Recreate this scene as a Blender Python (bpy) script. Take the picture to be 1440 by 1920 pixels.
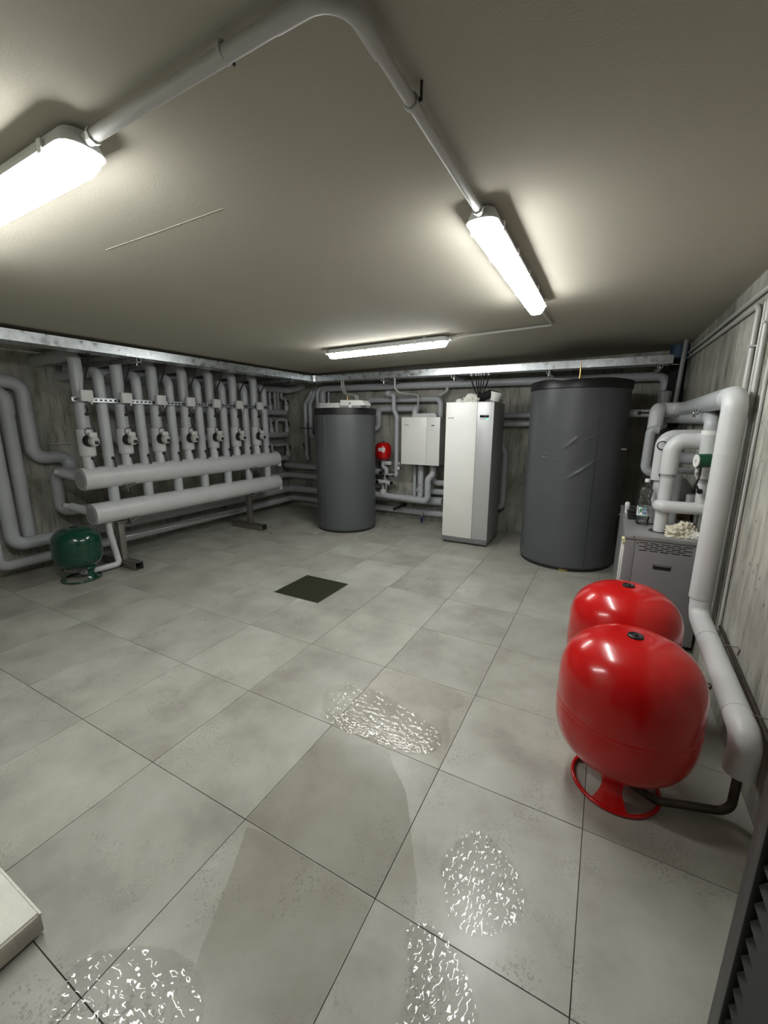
import bpy, bmesh, math, random
from mathutils import Vector, Matrix
random.seed(7)
for o in list(bpy.data.objects): bpy.data.objects.remove(o)
SC = bpy.context.scene
COL = SC.collection
PI = math.pi

# ------------------------------------------------------------------ camera, world, exposure
cam_d = bpy.data.cameras.new('camera'); cam = bpy.data.objects.new('camera', cam_d); COL.objects.link(cam)
YAW, PITCH, ROLL = 0.490604, -0.216259, 0.00359
fw = Vector((-math.sin(YAW)*math.cos(PITCH), math.cos(YAW)*math.cos(PITCH), math.sin(PITCH)))
rt = Vector((math.cos(YAW), math.sin(YAW), 0)); up = rt.cross(fw)
r2 = rt*math.cos(ROLL)+up*math.sin(ROLL); u2 = -rt*math.sin(ROLL)+up*math.cos(ROLL)
m = Matrix((( r2.x, u2.x, -fw.x, 0.529), (r2.y, u2.y, -fw.y, -0.938), (r2.z, u2.z, -fw.z, 1.5674), (0,0,0,1)))
cam.matrix_world = m
cam_d.sensor_fit = 'VERTICAL'; cam_d.sensor_height = 24.0; cam_d.lens = 774.288/1920*24.0
cam_d.clip_start = 0.01; cam_d.clip_end = 50
SC.camera = cam
w = bpy.data.worlds.new('world'); SC.world = w; w.use_nodes = True
w.node_tree.nodes['Background'].inputs[0].default_value = (0.75, 0.8, 0.85, 1)
w.node_tree.nodes['Background'].inputs[1].default_value = 0.06
SC.view_settings.view_transform = 'Standard'; SC.view_settings.look = 'None'
SC.view_settings.gamma = 1; SC.view_settings.use_curve_mapping = False
SC.view_settings.exposure = 0.0
LAMP = 52.0     # emission of the tube diffusers

# ------------------------------------------------------------------ materials
def nd(nt, t, x=0, y=0, **k):
    n = nt.nodes.new(t); n.location = (x, y)
    for a, b in k.items(): setattr(n, a, b)
    return n
def mat(name, col, rough=.5, metal=0.0, bump=0.0, bscale=60, var=0.0, vscale=4, spec=.5, coat=0.0, emis=None, estr=0, rvar=0.0):
    ma = bpy.data.materials.new(name); ma.use_nodes = True; nt = ma.node_tree
    b = nt.nodes['Principled BSDF']
    b.inputs['Base Color'].default_value = (*col, 1); b.inputs['Roughness'].default_value = rough
    b.inputs['Metallic'].default_value = metal; b.inputs['Specular IOR Level'].default_value = spec
    b.inputs['Coat Weight'].default_value = coat; b.inputs['Coat Roughness'].default_value = .08
    if emis: b.inputs['Emission Color'].default_value = (*emis, 1); b.inputs['Emission Strength'].default_value = estr
    tc = nd(nt, 'ShaderNodeTexCoord', -900)
    if var or rvar:
        n = nd(nt, 'ShaderNodeTexNoise', -700, 100); n.inputs['Scale'].default_value = vscale; n.inputs['Detail'].default_value = 6
        nt.links.new(tc.outputs['Object'], n.inputs['Vector'])
    if var:
        mx = nd(nt, 'ShaderNodeMix', -300, 200, data_type='RGBA')
        mx.inputs[6].default_value = (*[c*(1-var) for c in col], 1); mx.inputs[7].default_value = (*[min(1, c*(1+var)) for c in col], 1)
        cr = nd(nt, 'ShaderNodeMapRange', -500, 200); cr.inputs[1].default_value = .3; cr.inputs[2].default_value = .7
        nt.links.new(n.outputs['Fac'], cr.inputs[0]); nt.links.new(cr.outputs[0], mx.inputs[0]); nt.links.new(mx.outputs[2], b.inputs['Base Color'])
    if rvar:
        cr = nd(nt, 'ShaderNodeMapRange', -500, -50); cr.inputs[1].default_value = .3; cr.inputs[2].default_value = .7
        cr.inputs[3].default_value = rough-rvar; cr.inputs[4].default_value = rough+rvar
        nt.links.new(n.outputs['Fac'], cr.inputs[0]); nt.links.new(cr.outputs[0], b.inputs['Roughness'])
    if bump:
        n2 = nd(nt, 'ShaderNodeTexNoise', -700, -300); n2.inputs['Scale'].default_value = bscale; n2.inputs['Detail'].default_value = 4
        nt.links.new(tc.outputs['Object'], n2.inputs['Vector'])
        bp = nd(nt, 'ShaderNodeBump', -300, -300); bp.inputs['Strength'].default_value = bump; bp.inputs['Distance'].default_value = .01
        nt.links.new(n2.outputs['Fac'], bp.inputs['Height']); nt.links.new(bp.outputs[0], b.inputs['Normal'])
    return ma

def concrete():
    ma = bpy.data.materials.new('board_formed_concrete'); ma.use_nodes = True; nt = ma.node_tree; L = nt.links.new
    b = nt.nodes['Principled BSDF']; b.inputs['Roughness'].default_value = .9; b.inputs['Specular IOR Level'].default_value = .2
    tc = nd(nt, 'ShaderNodeTexCoord', -1400)
    mp = nd(nt, 'ShaderNodeMapping', -1200, 200); mp.inputs['Scale'].default_value = (5, 5, 1.5); L(tc.outputs['Object'], mp.inputs[0])
    n1 = nd(nt, 'ShaderNodeTexNoise', -1000, 300); n1.inputs['Scale'].default_value = 1.6; n1.inputs['Detail'].default_value = 9; n1.inputs['Roughness'].default_value = .65
    L(mp.outputs[0], n1.inputs['Vector'])
    n2 = nd(nt, 'ShaderNodeTexNoise', -1000, 0); n2.inputs['Scale'].default_value = 1.9; n2.inputs['Detail'].default_value = 7
    L(tc.outputs['Object'], n2.inputs['Vector'])
    c1 = nd(nt, 'ShaderNodeValToRGB', -800, 300)
    e = c1.color_ramp.elements; e[0].position = .3; e[0].color = (.20, .195, .16, 1); e[1].position = .68; e[1].color = (.50, .49, .44, 1)
    e2 = e.new(.44); e2.color = (.36, .355, .31, 1)
    L(n1.outputs['Fac'], c1.inputs[0])
    mr = nd(nt, 'ShaderNodeMapRange', -800, 0); mr.inputs[1].default_value = .35; mr.inputs[2].default_value = .65; mr.inputs[3].default_value = .72; mr.inputs[4].default_value = 1.12
    L(n2.outputs['Fac'], mr.inputs[0])
    mu = nd(nt, 'ShaderNodeMix', -500, 200, data_type='RGBA', blend_type='MULTIPLY'); mu.inputs[0].default_value = 1
    L(c1.outputs[0], mu.inputs[6]); L(mr.outputs[0], mu.inputs[7])
    # blow holes
    mp2 = nd(nt, 'ShaderNodeMapping', -1200, -300); mp2.inputs['Scale'].default_value = (1, 1, .45); L(tc.outputs['Object'], mp2.inputs[0])
    vo = nd(nt, 'ShaderNodeTexVoronoi', -1000, -300); vo.inputs['Scale'].default_value = 21; L(mp2.outputs[0], vo.inputs['Vector'])
    m3 = nd(nt, 'ShaderNodeMapRange', -800, -300); m3.inputs[1].default_value = .05; m3.inputs[2].default_value = .13
    L(vo.outputs['Distance'], m3.inputs[0])
    n4 = nd(nt, 'ShaderNodeTexNoise', -1000, -550); n4.inputs['Scale'].default_value = 4; L(tc.outputs['Object'], n4.inputs['Vector'])
    g = nd(nt, 'ShaderNodeMath', -800, -550, operation='LESS_THAN'); g.inputs[1].default_value = .5; L(n4.outputs['Fac'], g.inputs[0])
    mm = nd(nt, 'ShaderNodeMath', -600, -400, operation='MAXIMUM'); L(m3.outputs[0], mm.inputs[0]); L(g.outputs[0], mm.inputs[1])
    mu2 = nd(nt, 'ShaderNodeMix', -300, 200, data_type='RGBA'); mu2.inputs[6].default_value = (.07, .065, .05, 1)
    mp5 = nd(nt, 'ShaderNodeMapping', -1200, -800); mp5.inputs['Scale'].default_value = (26, 26, 2.2); L(tc.outputs['Object'], mp5.inputs[0])
    n6 = nd(nt, 'ShaderNodeTexNoise', -1000, -800); n6.inputs['Scale'].default_value = 1; n6.inputs['Detail'].default_value = 6; n6.inputs['Roughness'].default_value = .7; L(mp5.outputs[0], n6.inputs['Vector'])
    m6 = nd(nt, 'ShaderNodeMapRange', -800, -800); m6.inputs[1].default_value = .33; m6.inputs[2].default_value = .46; m6.inputs[3].default_value = .45; m6.inputs[4].default_value = 1; L(n6.outputs['Fac'], m6.inputs[0])
    sx = nd(nt, 'ShaderNodeSeparateXYZ', -1200, -1000); L(tc.outputs['Object'], sx.inputs[0])
    sm = nd(nt, 'ShaderNodeMath', -1050, -1000, operation='ADD'); L(sx.outputs[0], sm.inputs[0]); L(sx.outputs[1], sm.inputs[1])
    fr = nd(nt, 'ShaderNodeMath', -900, -1000, operation='PINGPONG'); fr.inputs[1].default_value = .31; L(sm.outputs[0], fr.inputs[0])
    pl_ = nd(nt, 'ShaderNodeMapRange', -750, -1000); pl_.inputs[1].default_value = .0; pl_.inputs[2].default_value = .006; pl_.inputs[3].default_value = .55; pl_.inputs[4].default_value = 1; L(fr.outputs[0], pl_.inputs[0])
    mk_ = nd(nt, 'ShaderNodeMath', -550, -900, operation='MULTIPLY'); L(m6.outputs[0], mk_.inputs[0]); L(pl_.outputs[0], mk_.inputs[1])
    mz = nd(nt, 'ShaderNodeMath', -450, -700, operation='MULTIPLY'); L(mk_.outputs[0], mz.inputs[0]); L(mm.outputs[0], mz.inputs[1]); mm = mz
    L(mm.outputs[0], mu2.inputs[0]); L(mu.outputs[2], mu2.inputs[7]); L(mu2.outputs[2], b.inputs['Base Color'])
    ad = nd(nt, 'ShaderNodeMath', -400, -300, operation='ADD'); L(n1.outputs['Fac'], ad.inputs[0]); L(mm.outputs[0], ad.inputs[1])
    bp = nd(nt, 'ShaderNodeBump', -200, -300); bp.inputs['Strength'].default_value = .5; bp.inputs['Distance'].default_value = .008
    L(ad.outputs[0], bp.inputs['Height']); L(bp.outputs[0], b.inputs['Normal'])
    return ma

def tile_mat():
    ma = bpy.data.materials.new('porcelain_tile'); ma.use_nodes = True; nt = ma.node_tree; L = nt.links.new
    b = nt.nodes['Principled BSDF']; b.inputs['Specular IOR Level'].default_value = .5
    ge = nd(nt, 'ShaderNodeNewGeometry', -1500)
    oi = nd(nt, 'ShaderNodeObjectInfo', -1500, -300)
    mulr = nd(nt, 'ShaderNodeMath', -1300, -300, operation='MULTIPLY'); mulr.inputs[1].default_value = 37; L(oi.outputs['Random'], mulr.inputs[0])
    av = nd(nt, 'ShaderNodeVectorMath', -1200, 0, operation='ADD'); L(ge.outputs['Position'], av.inputs[0]); L(mulr.outputs[0], av.inputs[1])
    n1 = nd(nt, 'ShaderNodeTexNoise', -1000, 300); n1.inputs['Scale'].default_value = 2.6; n1.inputs['Detail'].default_value = 8; n1.inputs['Roughness'].default_value = .6; L(av.outputs[0], n1.inputs['Vector'])
    c1 = nd(nt, 'ShaderNodeValToRGB', -800, 300); e = c1.color_ramp.elements
    e[0].position = .33; e[0].color = (.285, .27, .235, 1); e[1].position = .67; e[1].color = (.43, .43, .385, 1)
    e2 = e.new(.5); e2.color = (.365, .36, .315, 1)
    L(n1.outputs['Fac'], c1.inputs[0])
    # speckled pits in clusters
    n3 = nd(nt, 'ShaderNodeTexNoise', -1000, 0); n3.inputs['Scale'].default_value = 105; n3.inputs['Detail'].default_value = 2; L(av.outputs[0], n3.inputs['Vector'])
    n4 = nd(nt, 'ShaderNodeTexNoise', -1000, -200); n4.inputs['Scale'].default_value = 5; n4.inputs['Detail'].default_value = 5; L(av.outputs[0], n4.inputs['Vector'])
    t3 = nd(nt, 'ShaderNodeMapRange', -800, 0); t3.inputs[1].default_value = .55; t3.inputs[2].default_value = .66; L(n3.outputs['Fac'], t3.inputs[0])
    t4 = nd(nt, 'ShaderNodeMapRange', -800, -200); t4.inputs[1].default_value = .48; t4.inputs[2].default_value = .62; L(n4.outputs['Fac'], t4.inputs[0])
    mk = nd(nt, 'ShaderNodeMath', -600, -100, operation='MULTIPLY'); L(t3.outputs[0], mk.inputs[0]); L(t4.outputs[0], mk.inputs[1])
    mk2 = nd(nt, 'ShaderNodeMath', -500, -100, operation='MULTIPLY'); L(mk.outputs[0], mk2.inputs[0]); mk2.inputs[1].default_value = .5
    dk = nd(nt, 'ShaderNodeMix', -300, 200, data_type='RGBA'); dk.inputs[7].default_value = (.17, .165, .13, 1); L(mk2.outputs[0], dk.inputs[0]); L(c1.outputs[0], dk.inputs[6])
    # each tile a touch lighter or darker, warmer or cooler
    hs = nd(nt, 'ShaderNodeMapRange', -500, 400); hs.inputs[3].default_value = .93; hs.inputs[4].default_value = 1.07; L(oi.outputs['Random'], hs.inputs[0])
    hv = nd(nt, 'ShaderNodeHueSaturation', -100, 200); L(hs.outputs[0], hv.inputs['Value']); L(dk.outputs[2], hv.inputs['Color'])
    L(hv.outputs[0], b.inputs['Base Color'])
    n5 = nd(nt, 'ShaderNodeTexNoise', -1000, -500); n5.inputs['Scale'].default_value = 1.7; n5.inputs['Detail'].default_value = 6; L(ge.outputs['Position'], n5.inputs['Vector'])
    r5 = nd(nt, 'ShaderNodeMapRange', -700, -500); r5.inputs[1].default_value = .35; r5.inputs[2].default_value = .65; r5.inputs[3].default_value = .27; r5.inputs[4].default_value = .40
    L(n5.outputs['Fac'], r5.inputs[0]); L(r5.outputs[0], b.inputs['Roughness'])
    bp = nd(nt, 'ShaderNodeBump', -200, -300); bp.inputs['Strength'].default_value = .25; bp.inputs['Distance'].default_value = .002
    L(mk.outputs[0], bp.inputs['Height']); bp.invert = True; L(bp.outputs[0], b.inputs['Normal'])
    return ma

def water_mat(name, ripple, scale, tint, rough=.03, cells=False):
    ma = bpy.data.materials.new(name); ma.use_nodes = True; nt = ma.node_tree; L = nt.links.new
    nt.nodes.remove(nt.nodes['Principled BSDF']); out = nt.nodes['Material Output']
    tr = nd(nt, 'ShaderNodeBsdfTransparent', -300, 100); tr.inputs[0].default_value = (*tint, 1)
    gl = nd(nt, 'ShaderNodeBsdfGlossy', -300, -100); gl.inputs['Roughness'].default_value = rough
    fr = nd(nt, 'ShaderNodeFresnel', -300, 250); fr.inputs[0].default_value = 1.33
    mx = nd(nt, 'ShaderNodeMixShader', 0, 0); L(fr.outputs[0], mx.inputs[0]); L(tr.outputs[0], mx.inputs[1]); L(gl.outputs[0], mx.inputs[2]); L(mx.outputs[0], out.inputs[0])
    if ripple:
        ge = nd(nt, 'ShaderNodeNewGeometry', -1000)
        n = nd(nt, 'ShaderNodeTexNoise', -800); n.inputs['Scale'].default_value = scale; n.inputs['Detail'].default_value = 1.2; n.inputs['Roughness'].default_value = .5
        L(ge.outputs['Position'], n.inputs['Vector']); h = n.outputs['Fac']
        bp = nd(nt, 'ShaderNodeBump', -600); bp.inputs['Strength'].default_value = 1; bp.inputs['Distance'].default_value = ripple
        if cells:
            vo = nd(nt, 'ShaderNodeTexVoronoi', -800, -300); vo.inputs['Scale'].default_value = scale*1.3; L(ge.outputs['Position'], vo.inputs['Vector'])
            ad = nd(nt, 'ShaderNodeMath', -700, -100, operation='ADD'); L(n.outputs['Fac'], ad.inputs[0]); L(vo.outputs['Distance'], ad.inputs[1]); h = ad.outputs[0]
        L(h, bp.inputs['Height']); L(bp.outputs[0], gl.inputs['Normal']); L(bp.outputs[0], fr.inputs['Normal'])
    return ma
def clear_mat(name, tint=(.93, .96, .95)):
    ma = bpy.data.materials.new(name); ma.use_nodes = True; nt = ma.node_tree; L = nt.links.new
    nt.nodes.remove(nt.nodes['Principled BSDF']); out = nt.nodes['Material Output']
    tr = nd(nt, 'ShaderNodeBsdfTransparent'); tr.inputs[0].default_value = (*tint, 1)
    gl = nd(nt, 'ShaderNodeBsdfGlossy'); gl.inputs['Roughness'].default_value = .05
    tc = nd(nt, 'ShaderNodeTexCoord'); n = nd(nt, 'ShaderNodeTexNoise'); n.inputs['Scale'].default_value = 45; L(tc.outputs['Object'], n.inputs['Vector'])
    bp = nd(nt, 'ShaderNodeBump'); bp.inputs['Distance'].default_value = .012; L(n.outputs['Fac'], bp.inputs['Height']); L(bp.outputs[0], gl.inputs['Normal'])
    lw = nd(nt, 'ShaderNodeLayerWeight'); lw.inputs[0].default_value = .45
    mx = nd(nt, 'ShaderNodeMixShader'); L(lw.outputs['Fresnel'], mx.inputs[0]); L(tr.outputs[0], mx.inputs[1]); L(gl.outputs[0], mx.inputs[2]); L(mx.outputs[0], out.inputs[0])
    return ma

CONC = concrete(); TILE = tile_mat()
GROUT = mat('grout', (.15, .145, .12), .9)
PLASTER = mat('ceiling_plaster', (.43, .405, .34), .85, bump=.12, bscale=170, var=.03, vscale=1.2, spec=.2)
PVC = mat('grey_pvc_jacket', (.44, .46, .48), .34, bump=.05, bscale=35, var=.05, vscale=3, rvar=.06)
PVCW = mat('light_pvc_jacket', (.57, .58, .585), .40, bump=.06, bscale=30, var=.05, vscale=4)
FOAM = mat('grey_rubber_end', (.34, .34, .34), .9, bump=.4, bscale=60)
TANKG = mat('charcoal_jacket', (.090, .097, .102), .40, bump=.06, bscale=90, var=.06, vscale=2)
BLACK = mat('black_plastic', (.012, .012, .013), .4)
RUBBER = mat('black_rubber_foam', (.010, .010, .011), .9, bump=.8, bscale=40)
WHITE = mat('white_powder_coat', (.80, .80, .77), .32, var=.015)
SILV = mat('silver_panel', (.50, .505, .51), .38, metal=.25)
GREYC = mat('grey_casing', (.30, .30, .30), .42)
PLINTH = mat('dark_grey_plinth', (.17, .175, .18), .45)
GALV = mat('galvanised_steel', (.60, .63, .65), .33, metal=.95, var=.18, vscale=18, rvar=.09)
STEEL = mat('dull_steel', (.30, .285, .26), .42, metal=.85, var=.15, vscale=12)
BAREST = mat('black_iron_pipe', (.075, .06, .05), .38, metal=.6, var=.3, vscale=20)
CHROME = mat('bright_metal', (.8, .8, .8), .15, metal=1)
BRASS = mat('brass', (.5, .36, .14), .35, metal=1)
RED = mat('red_enamel', (.50, .006, .006), .22, bump=.02, bscale=200, coat=.25, var=.04, vscale=6, spec=.4)
GREEN = mat('dark_green_enamel', (.003, .05, .028), .18, coat=.5)
GREENP = mat('green_plastic', (.006, .07, .03), .35)
COND = mat('grey_pvc_conduit', (.50, .50, .48), .35)
HOUS = mat('lamp_housing', (.65, .66, .655), .45)
DIFF = mat('lit_diffuser', (.9, .9, .9), .4, emis=(.985, 1, .975), estr=LAMP)
GRATE = mat('dark_drain_grating', (.075, .08, .05), .4, metal=.4)
BOIL = mat('boiler_grey_paint', (.205, .195, .205), .45, var=.03)
BTOP = mat('boiler_top_grey', (.30, .305, .30), .35, metal=.3, var=.08, vscale=8)
PAPER = mat('white_paper', (.78, .78, .76), .7)
CLOTH = mat('cream_rag', (.66, .62, .50), .95, bump=.5, bscale=80)
WCLOTH = mat('white_tissue', (.75, .73, .68), .95, bump=.4, bscale=80)
POLY = mat('white_board', (.72, .71, .64), .8, bump=.35, bscale=60, var=.06, vscale=9)
POLYE = mat('board_edge', (.45, .42, .36), .85, bump=.5, bscale=45, var=.2, vscale=14)
PUFOAM = mat('yellowish_sealing_foam', (.68, .64, .38), .85, bump=.6, bscale=70, var=.2, vscale=20)
BLUE = mat('blue_plastic', (.012, .02, .13), .4)
DBLUE = mat('dark_blue_plastic', (.02, .055, .11), .5)
DOORM = mat('dark_brown_door_paint', (.035, .033, .034), .45)
SLATM = mat('dark_louvre_paint', (.022, .021, .020), .6)
DISP = mat('display_glass', (.01, .014, .014), .08)
LEDG = mat('green_status_light', (.05, .6, .3), .4, emis=(.1, 1, .45), estr=1.6)
INK = mat('grey_print', (.13, .13, .14), .5)
LBLUE = mat('bottle_label_print', (.20, .32, .46), .5)
LGREEN = mat('bottle_label_band', (.02, .20, .13), .5)
CLEAR = clear_mat('clear_plastic', (.97, .98, .98))
PUD = water_mat('rippled_water', 0, 44, (.97, .965, .955), .035)
PUD2 = water_mat('broken_water', .0022, 32, (.975, .97, .965), .02, True)
FILM = water_mat('thin_water_film', .0004, 60, (.955, .94, .925), .25)
DIALW = mat('dial_white', (.75, .75, .73), .4)

# ------------------------------------------------------------------ object helpers
ORG = {}
def finish(bm, ang=.7):
    bm.normal_update()
    for f in bm.faces: f.smooth = True
    for e in bm.edges:
        if len(e.link_faces) == 2 and e.calc_face_angle(0) > ang: e.smooth = False
def obj(name, bm, m, parent=None, label=None, kind=None):
    finish(bm)
    org = ORG[parent.name] if parent else Vector((0, 0, 0))
    if parent is None:      # origin at the middle of the base
        xs = [v.co for v in bm.verts]
        if xs:
            lo = Vector([min(c[i] for c in xs) for i in range(3)]); hi = Vector([max(c[i] for c in xs) for i in range(3)])
            org = Vector(((lo.x+hi.x)/2, (lo.y+hi.y)/2, lo.z))
    bmesh.ops.translate(bm, vec=-org, verts=bm.verts)
    me = bpy.data.meshes.new(name); bm.to_mesh(me); bm.free()
    ms = m if isinstance(m, (list, tuple)) else [m]
    for x in ms: me.materials.append(x)
    o = bpy.data.objects.new(name, me); COL.objects.link(o)
    if parent: o.parent = parent
    else: o.location = org
    ORG[o.name] = org
    if label: o['label'] = label
    if kind: o['kind'] = kind
    return o
def thing(name, label, cat, loc, group=None):
    o = bpy.data.objects.new(name, None); COL.objects.link(o); o.location = loc; o.empty_display_size = .05
    ORG[o.name] = Vector(loc); return tag(o, label, cat, group)
def tag(o, label, cat, group=None):
    o['label'] = label; o['category'] = cat
    if group: o['group'] = group
    return o
def struct(name, bm, m, parent=None):
    o = obj(name, bm, m, parent)
    if parent is None: o['kind'] = 'structure'
    return o
def B(): return bmesh.new()
def box(bm, x0, y0, z0, x1, y1, z1, bev=0.0, seg=2, mi=0):
    a = Vector((min(x0,x1), min(y0,y1), min(z0,z1))); b = Vector((max(x0,x1), max(y0,y1), max(z0,z1)))
    r = bmesh.ops.create_cube(bm, size=1); vs = r['verts']
    for v in vs: v.co = Vector([a[i]+(v.co[i]+.5)*(b[i]-a[i]) for i in range(3)])
    fs = set(f for v in vs for f in v.link_faces)
    for f in fs: f.material_index = mi
    if bev:
        es = list(set(e for v in vs for e in v.link_edges))
        bmesh.ops.bevel(bm, geom=es, offset=bev, segments=seg, affect='EDGES', profile=.5)
    return bm
def fillet(pts, rb, n=7):
    P = [Vector(p) for p in pts]; out = [P[0]]
    for i in range(1, len(P)-1):
        a = P[i-1]-P[i]; b = P[i+1]-P[i]; la, lb = a.length, b.length; a.normalize(); b.normalize()
        ang = a.angle(b)
        if ang > 3.1 or rb <= 0: out.append(P[i]); continue
        d = min(rb/math.tan(ang/2), la*.48, lb*.48); r = d*math.tan(ang/2)
        bis = (a+b).normalized(); c = P[i]+bis*(r/math.sin(ang/2)); s = P[i]+a*d; e = P[i]+b*d
        v0 = s-c; v1 = e-c; tot = v0.angle(v1)
        for k in range(n+1):
            t = k/n; out.append(c+(v0*math.sin((1-t)*tot)+v1*math.sin(t*tot))/math.sin(tot))
    out.append(P[-1]); return out
def tube(bm, pts, R, rb=0.0, seg=20, caps=True, n=7, mi=0):
    P = fillet(pts, rb, n) if rb else [Vector(p) for p in pts]
    Q = [P[0]]
    for p in P[1:]:
        if (p-Q[-1]).length > 1e-5: Q.append(p)
    P = Q; N = len(P); T = []
    for i in range(N):
        t = (P[min(i+1, N-1)]-P[max(i-1, 0)]).normalized(); T.append(t)
    u = T[0].orthogonal().normalized(); rings = []
    for i in range(N):
        if i:
            u = u-T[i]*u.dot(T[i]); u.normalize()
        v = T[i].cross(u); r = R[i] if isinstance(R, (list, tuple)) else R
        k = 1.0
        if 0 < i < N-1:
            c = (P[i]-P[i-1]).normalized().dot((P[i+1]-P[i]).normalized()); 
            k = 1/max(.7, math.sqrt(max(.01, (1+c)/2)))
        rings.append([bm.verts.new(P[i]+(u*math.cos(2*PI*j/seg)+v*math.sin(2*PI*j/seg))*r*k) for j in range(seg)])
    for i in range(N-1):
        for j in range(seg):
            f = bm.faces.new((rings[i][j], rings[i][(j+1) % seg], rings[i+1][(j+1) % seg], rings[i+1][j])); f.material_index = mi
    if caps:
        f = bm.faces.new(rings[0][::-1]); f.material_index = mi
        f = bm.faces.new(rings[-1]); f.material_index = mi
    return bm
def lathe(bm, prof, c=(0,0,0), axis='z', seg=40, disp=None, mi=0):
    c = Vector(c); rings = []
    def place(r, z, a):
        x, y = r*math.cos(a), r*math.sin(a)
        if axis == 'z': return c+Vector((x, y, z))
        if axis == 'x': return c+Vector((z, x, y))
        return c+Vector((x, z, y))
    for (r, z) in prof:
        if r < 1e-5: rings.append([bm.verts.new(place(0, z, 0))])
        else: rings.append([bm.verts.new(place(r+(disp(2*PI*j/seg, z) if disp else 0), z, 2*PI*j/seg)) for j in range(seg)])
    for i in range(len(rings)-1):
        a, b = rings[i], rings[i+1]
        for j in range(seg):
            k = (j+1) % seg
            try:
                if len(a) == 1 and len(b) > 1: f = bm.faces.new((a[0], b[k], b[j]))
                elif len(b) == 1 and len(a) > 1: f = bm.faces.new((a[j], a[k], b[0]))
                elif len(a) > 1: f = bm.faces.new((a[j], a[k], b[k], b[j]))
                f.material_index = mi
            except ValueError: pass
    bmesh.ops.recalc_face_normals(bm, faces=bm.faces)
    return bm
def prism(bm, poly, z0, z1):
    lo = [bm.verts.new((x, y, z0)) for x, y in poly]; hi = [bm.verts.new((x, y, z1)) for x, y in poly]
    n = len(poly)
    bm.faces.new(lo[::-1]); bm.faces.new(hi)
    for i in range(n): bm.faces.new((lo[i], lo[(i+1) % n], hi[(i+1) % n], hi[i]))
    bmesh.ops.recalc_face_normals(bm, faces=bm.faces); return bm
def rot_bm(bm, c, ang, axis='Z'):
    bmesh.ops.rotate(bm, cent=Vector(c), matrix=Matrix.Rotation(ang, 3, axis), verts=bm.verts); return bm
def crumple(cx, cy, cz, rx, ry, rz, seed, amp=.35, flat=True):
    rnd = random.Random(seed); bm = B(); bmesh.ops.create_icosphere(bm, subdivisions=5, radius=1)
    dirs = [(Vector((rnd.gauss(0,1), rnd.gauss(0,1), rnd.gauss(0,1))).normalized(), rnd.uniform(3, 15), rnd.uniform(0, 6.3)) for _ in range(14)]
    for v in bm.verts:
        d = v.co.normalized(); s = 1+amp*sum(abs(math.sin(f*d.dot(q)+p))-.6 for q, f, p in dirs)/4.5
        p = d*s; z = p.z*rz
        if flat and z < -.25*rz: z = -.25*rz
        v.co = Vector((cx+p.x*rx, cy+p.y*ry, cz+z+.25*rz if flat else cz+z))
    return bm
def seam(bm, p, axis, R, t=.0022, w=.006):
    p = Vector(p); lathe(bm, [(R-.001, -w), (R+t, -w*.7), (R+t, w*.7), (R-.001, w)], p, axis, 28)
    return bm

# ------------------------------------------------------------------ the setting
XL, XR, YB, YF = -4.82, 1.20, 5.12, -.85
def HC(x): return 2.26+.02066*(x+4.82)
bm = B(); box(bm, XL-.2, YF-1.2, -.14, XR+.2, YB+.2, -.009)
floor = struct('floor', bm, GROUT)
GR = (-2.09, 1.77, -1.575, 2.27)       # opening of the drain grating
tmesh = {}
def tile(x0, y0, x1, y1):
    g = .0012; x0 += g; y0 += g; x1 -= g; y1 -= g
    bm = B(); rects = [(x0, y0, x1, y1)]; hx0, hy0, hx1, hy1 = GR
    if x0 < hx1 and x1 > hx0 and y0 < hy1 and y1 > hy0:
        rects = []
        if x0 < hx0: rects.append((x0, y0, hx0, y1))
        if x1 > hx1: rects.append((hx1, y0, x1, y1))
        a, b = max(x0, hx0), min(x1, hx1)
        if y0 < hy0: rects.append((a, y0, b, hy0))
        if y1 > hy1: rects.append((a, hy1, b, y1))
    full = len(rects) == 1 and abs(x1-x0-.6+2*g) < 1e-4 and abs(y1-y0-.6+2*g) < 1e-4
    key = 'f'
    if full and key in tmesh:
        o = tmesh[key].copy(); COL.objects.link(o)
        o.location = Vector((x0-tmesh['p'][0], y0-tmesh['p'][1], random.uniform(-.0006, .0002))); return o
    for r in rects: box(bm, r[0], r[1], -.009, r[2], r[3], 0, bev=.0009 if len(rects) == 1 else 0, seg=1)
    o = obj('tile', bm, TILE, floor)
    if full: tmesh[key] = o; tmesh['p'] = (x0, y0)
    return o
for i in range(-3, 9):
    for j in range(-9, 3):
        x0, x1, y0, y1 = max(XL, .6*j), min(XR, .6*j+.6), .6*i, min(YB, .6*i+.6)
        if x1-x0 > .02 and y1-y0 > .02: tile(x0, y0, x1, y1)
bm = B()
vs = [bm.verts.new(p) for p in ((XL-.2, YF-1.2, HC(XL-.2)), (XR+.2, YF-1.2, HC(XR+.2)), (XR+.2, YB+.2, HC(XR+.2)), (XL-.2, YB+.2, HC(XL-.2)))]
vt = [bm.verts.new(v.co+Vector((0, 0, .2))) for v in vs]
bm.faces.new(vs[::-1]); bm.faces.new(vt)
for i in range(4): bm.faces.new((vs[i], vs[(i+1) % 4], vt[(i+1) % 4], vt[i]))
ceiling = struct('ceiling', bm, PLASTER)
bm = B(); tube(bm, [(-1.58, .31, HC(-1.58)), (-1.2, .318, HC(-1.2)), (-.83, .32, HC(-.83))], .0016, seg=6); obj('plaster_seam', bm, PLASTER, ceiling)
struct('wall_left', box(B(), XL-.2, YF-1.2, -.1, XL, YB+.2, 2.3), CONC)
struct('wall_right', box(B(), XR, YF-1.2, -.1, XR+.2, YB+.2, 2.45), CONC)
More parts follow.
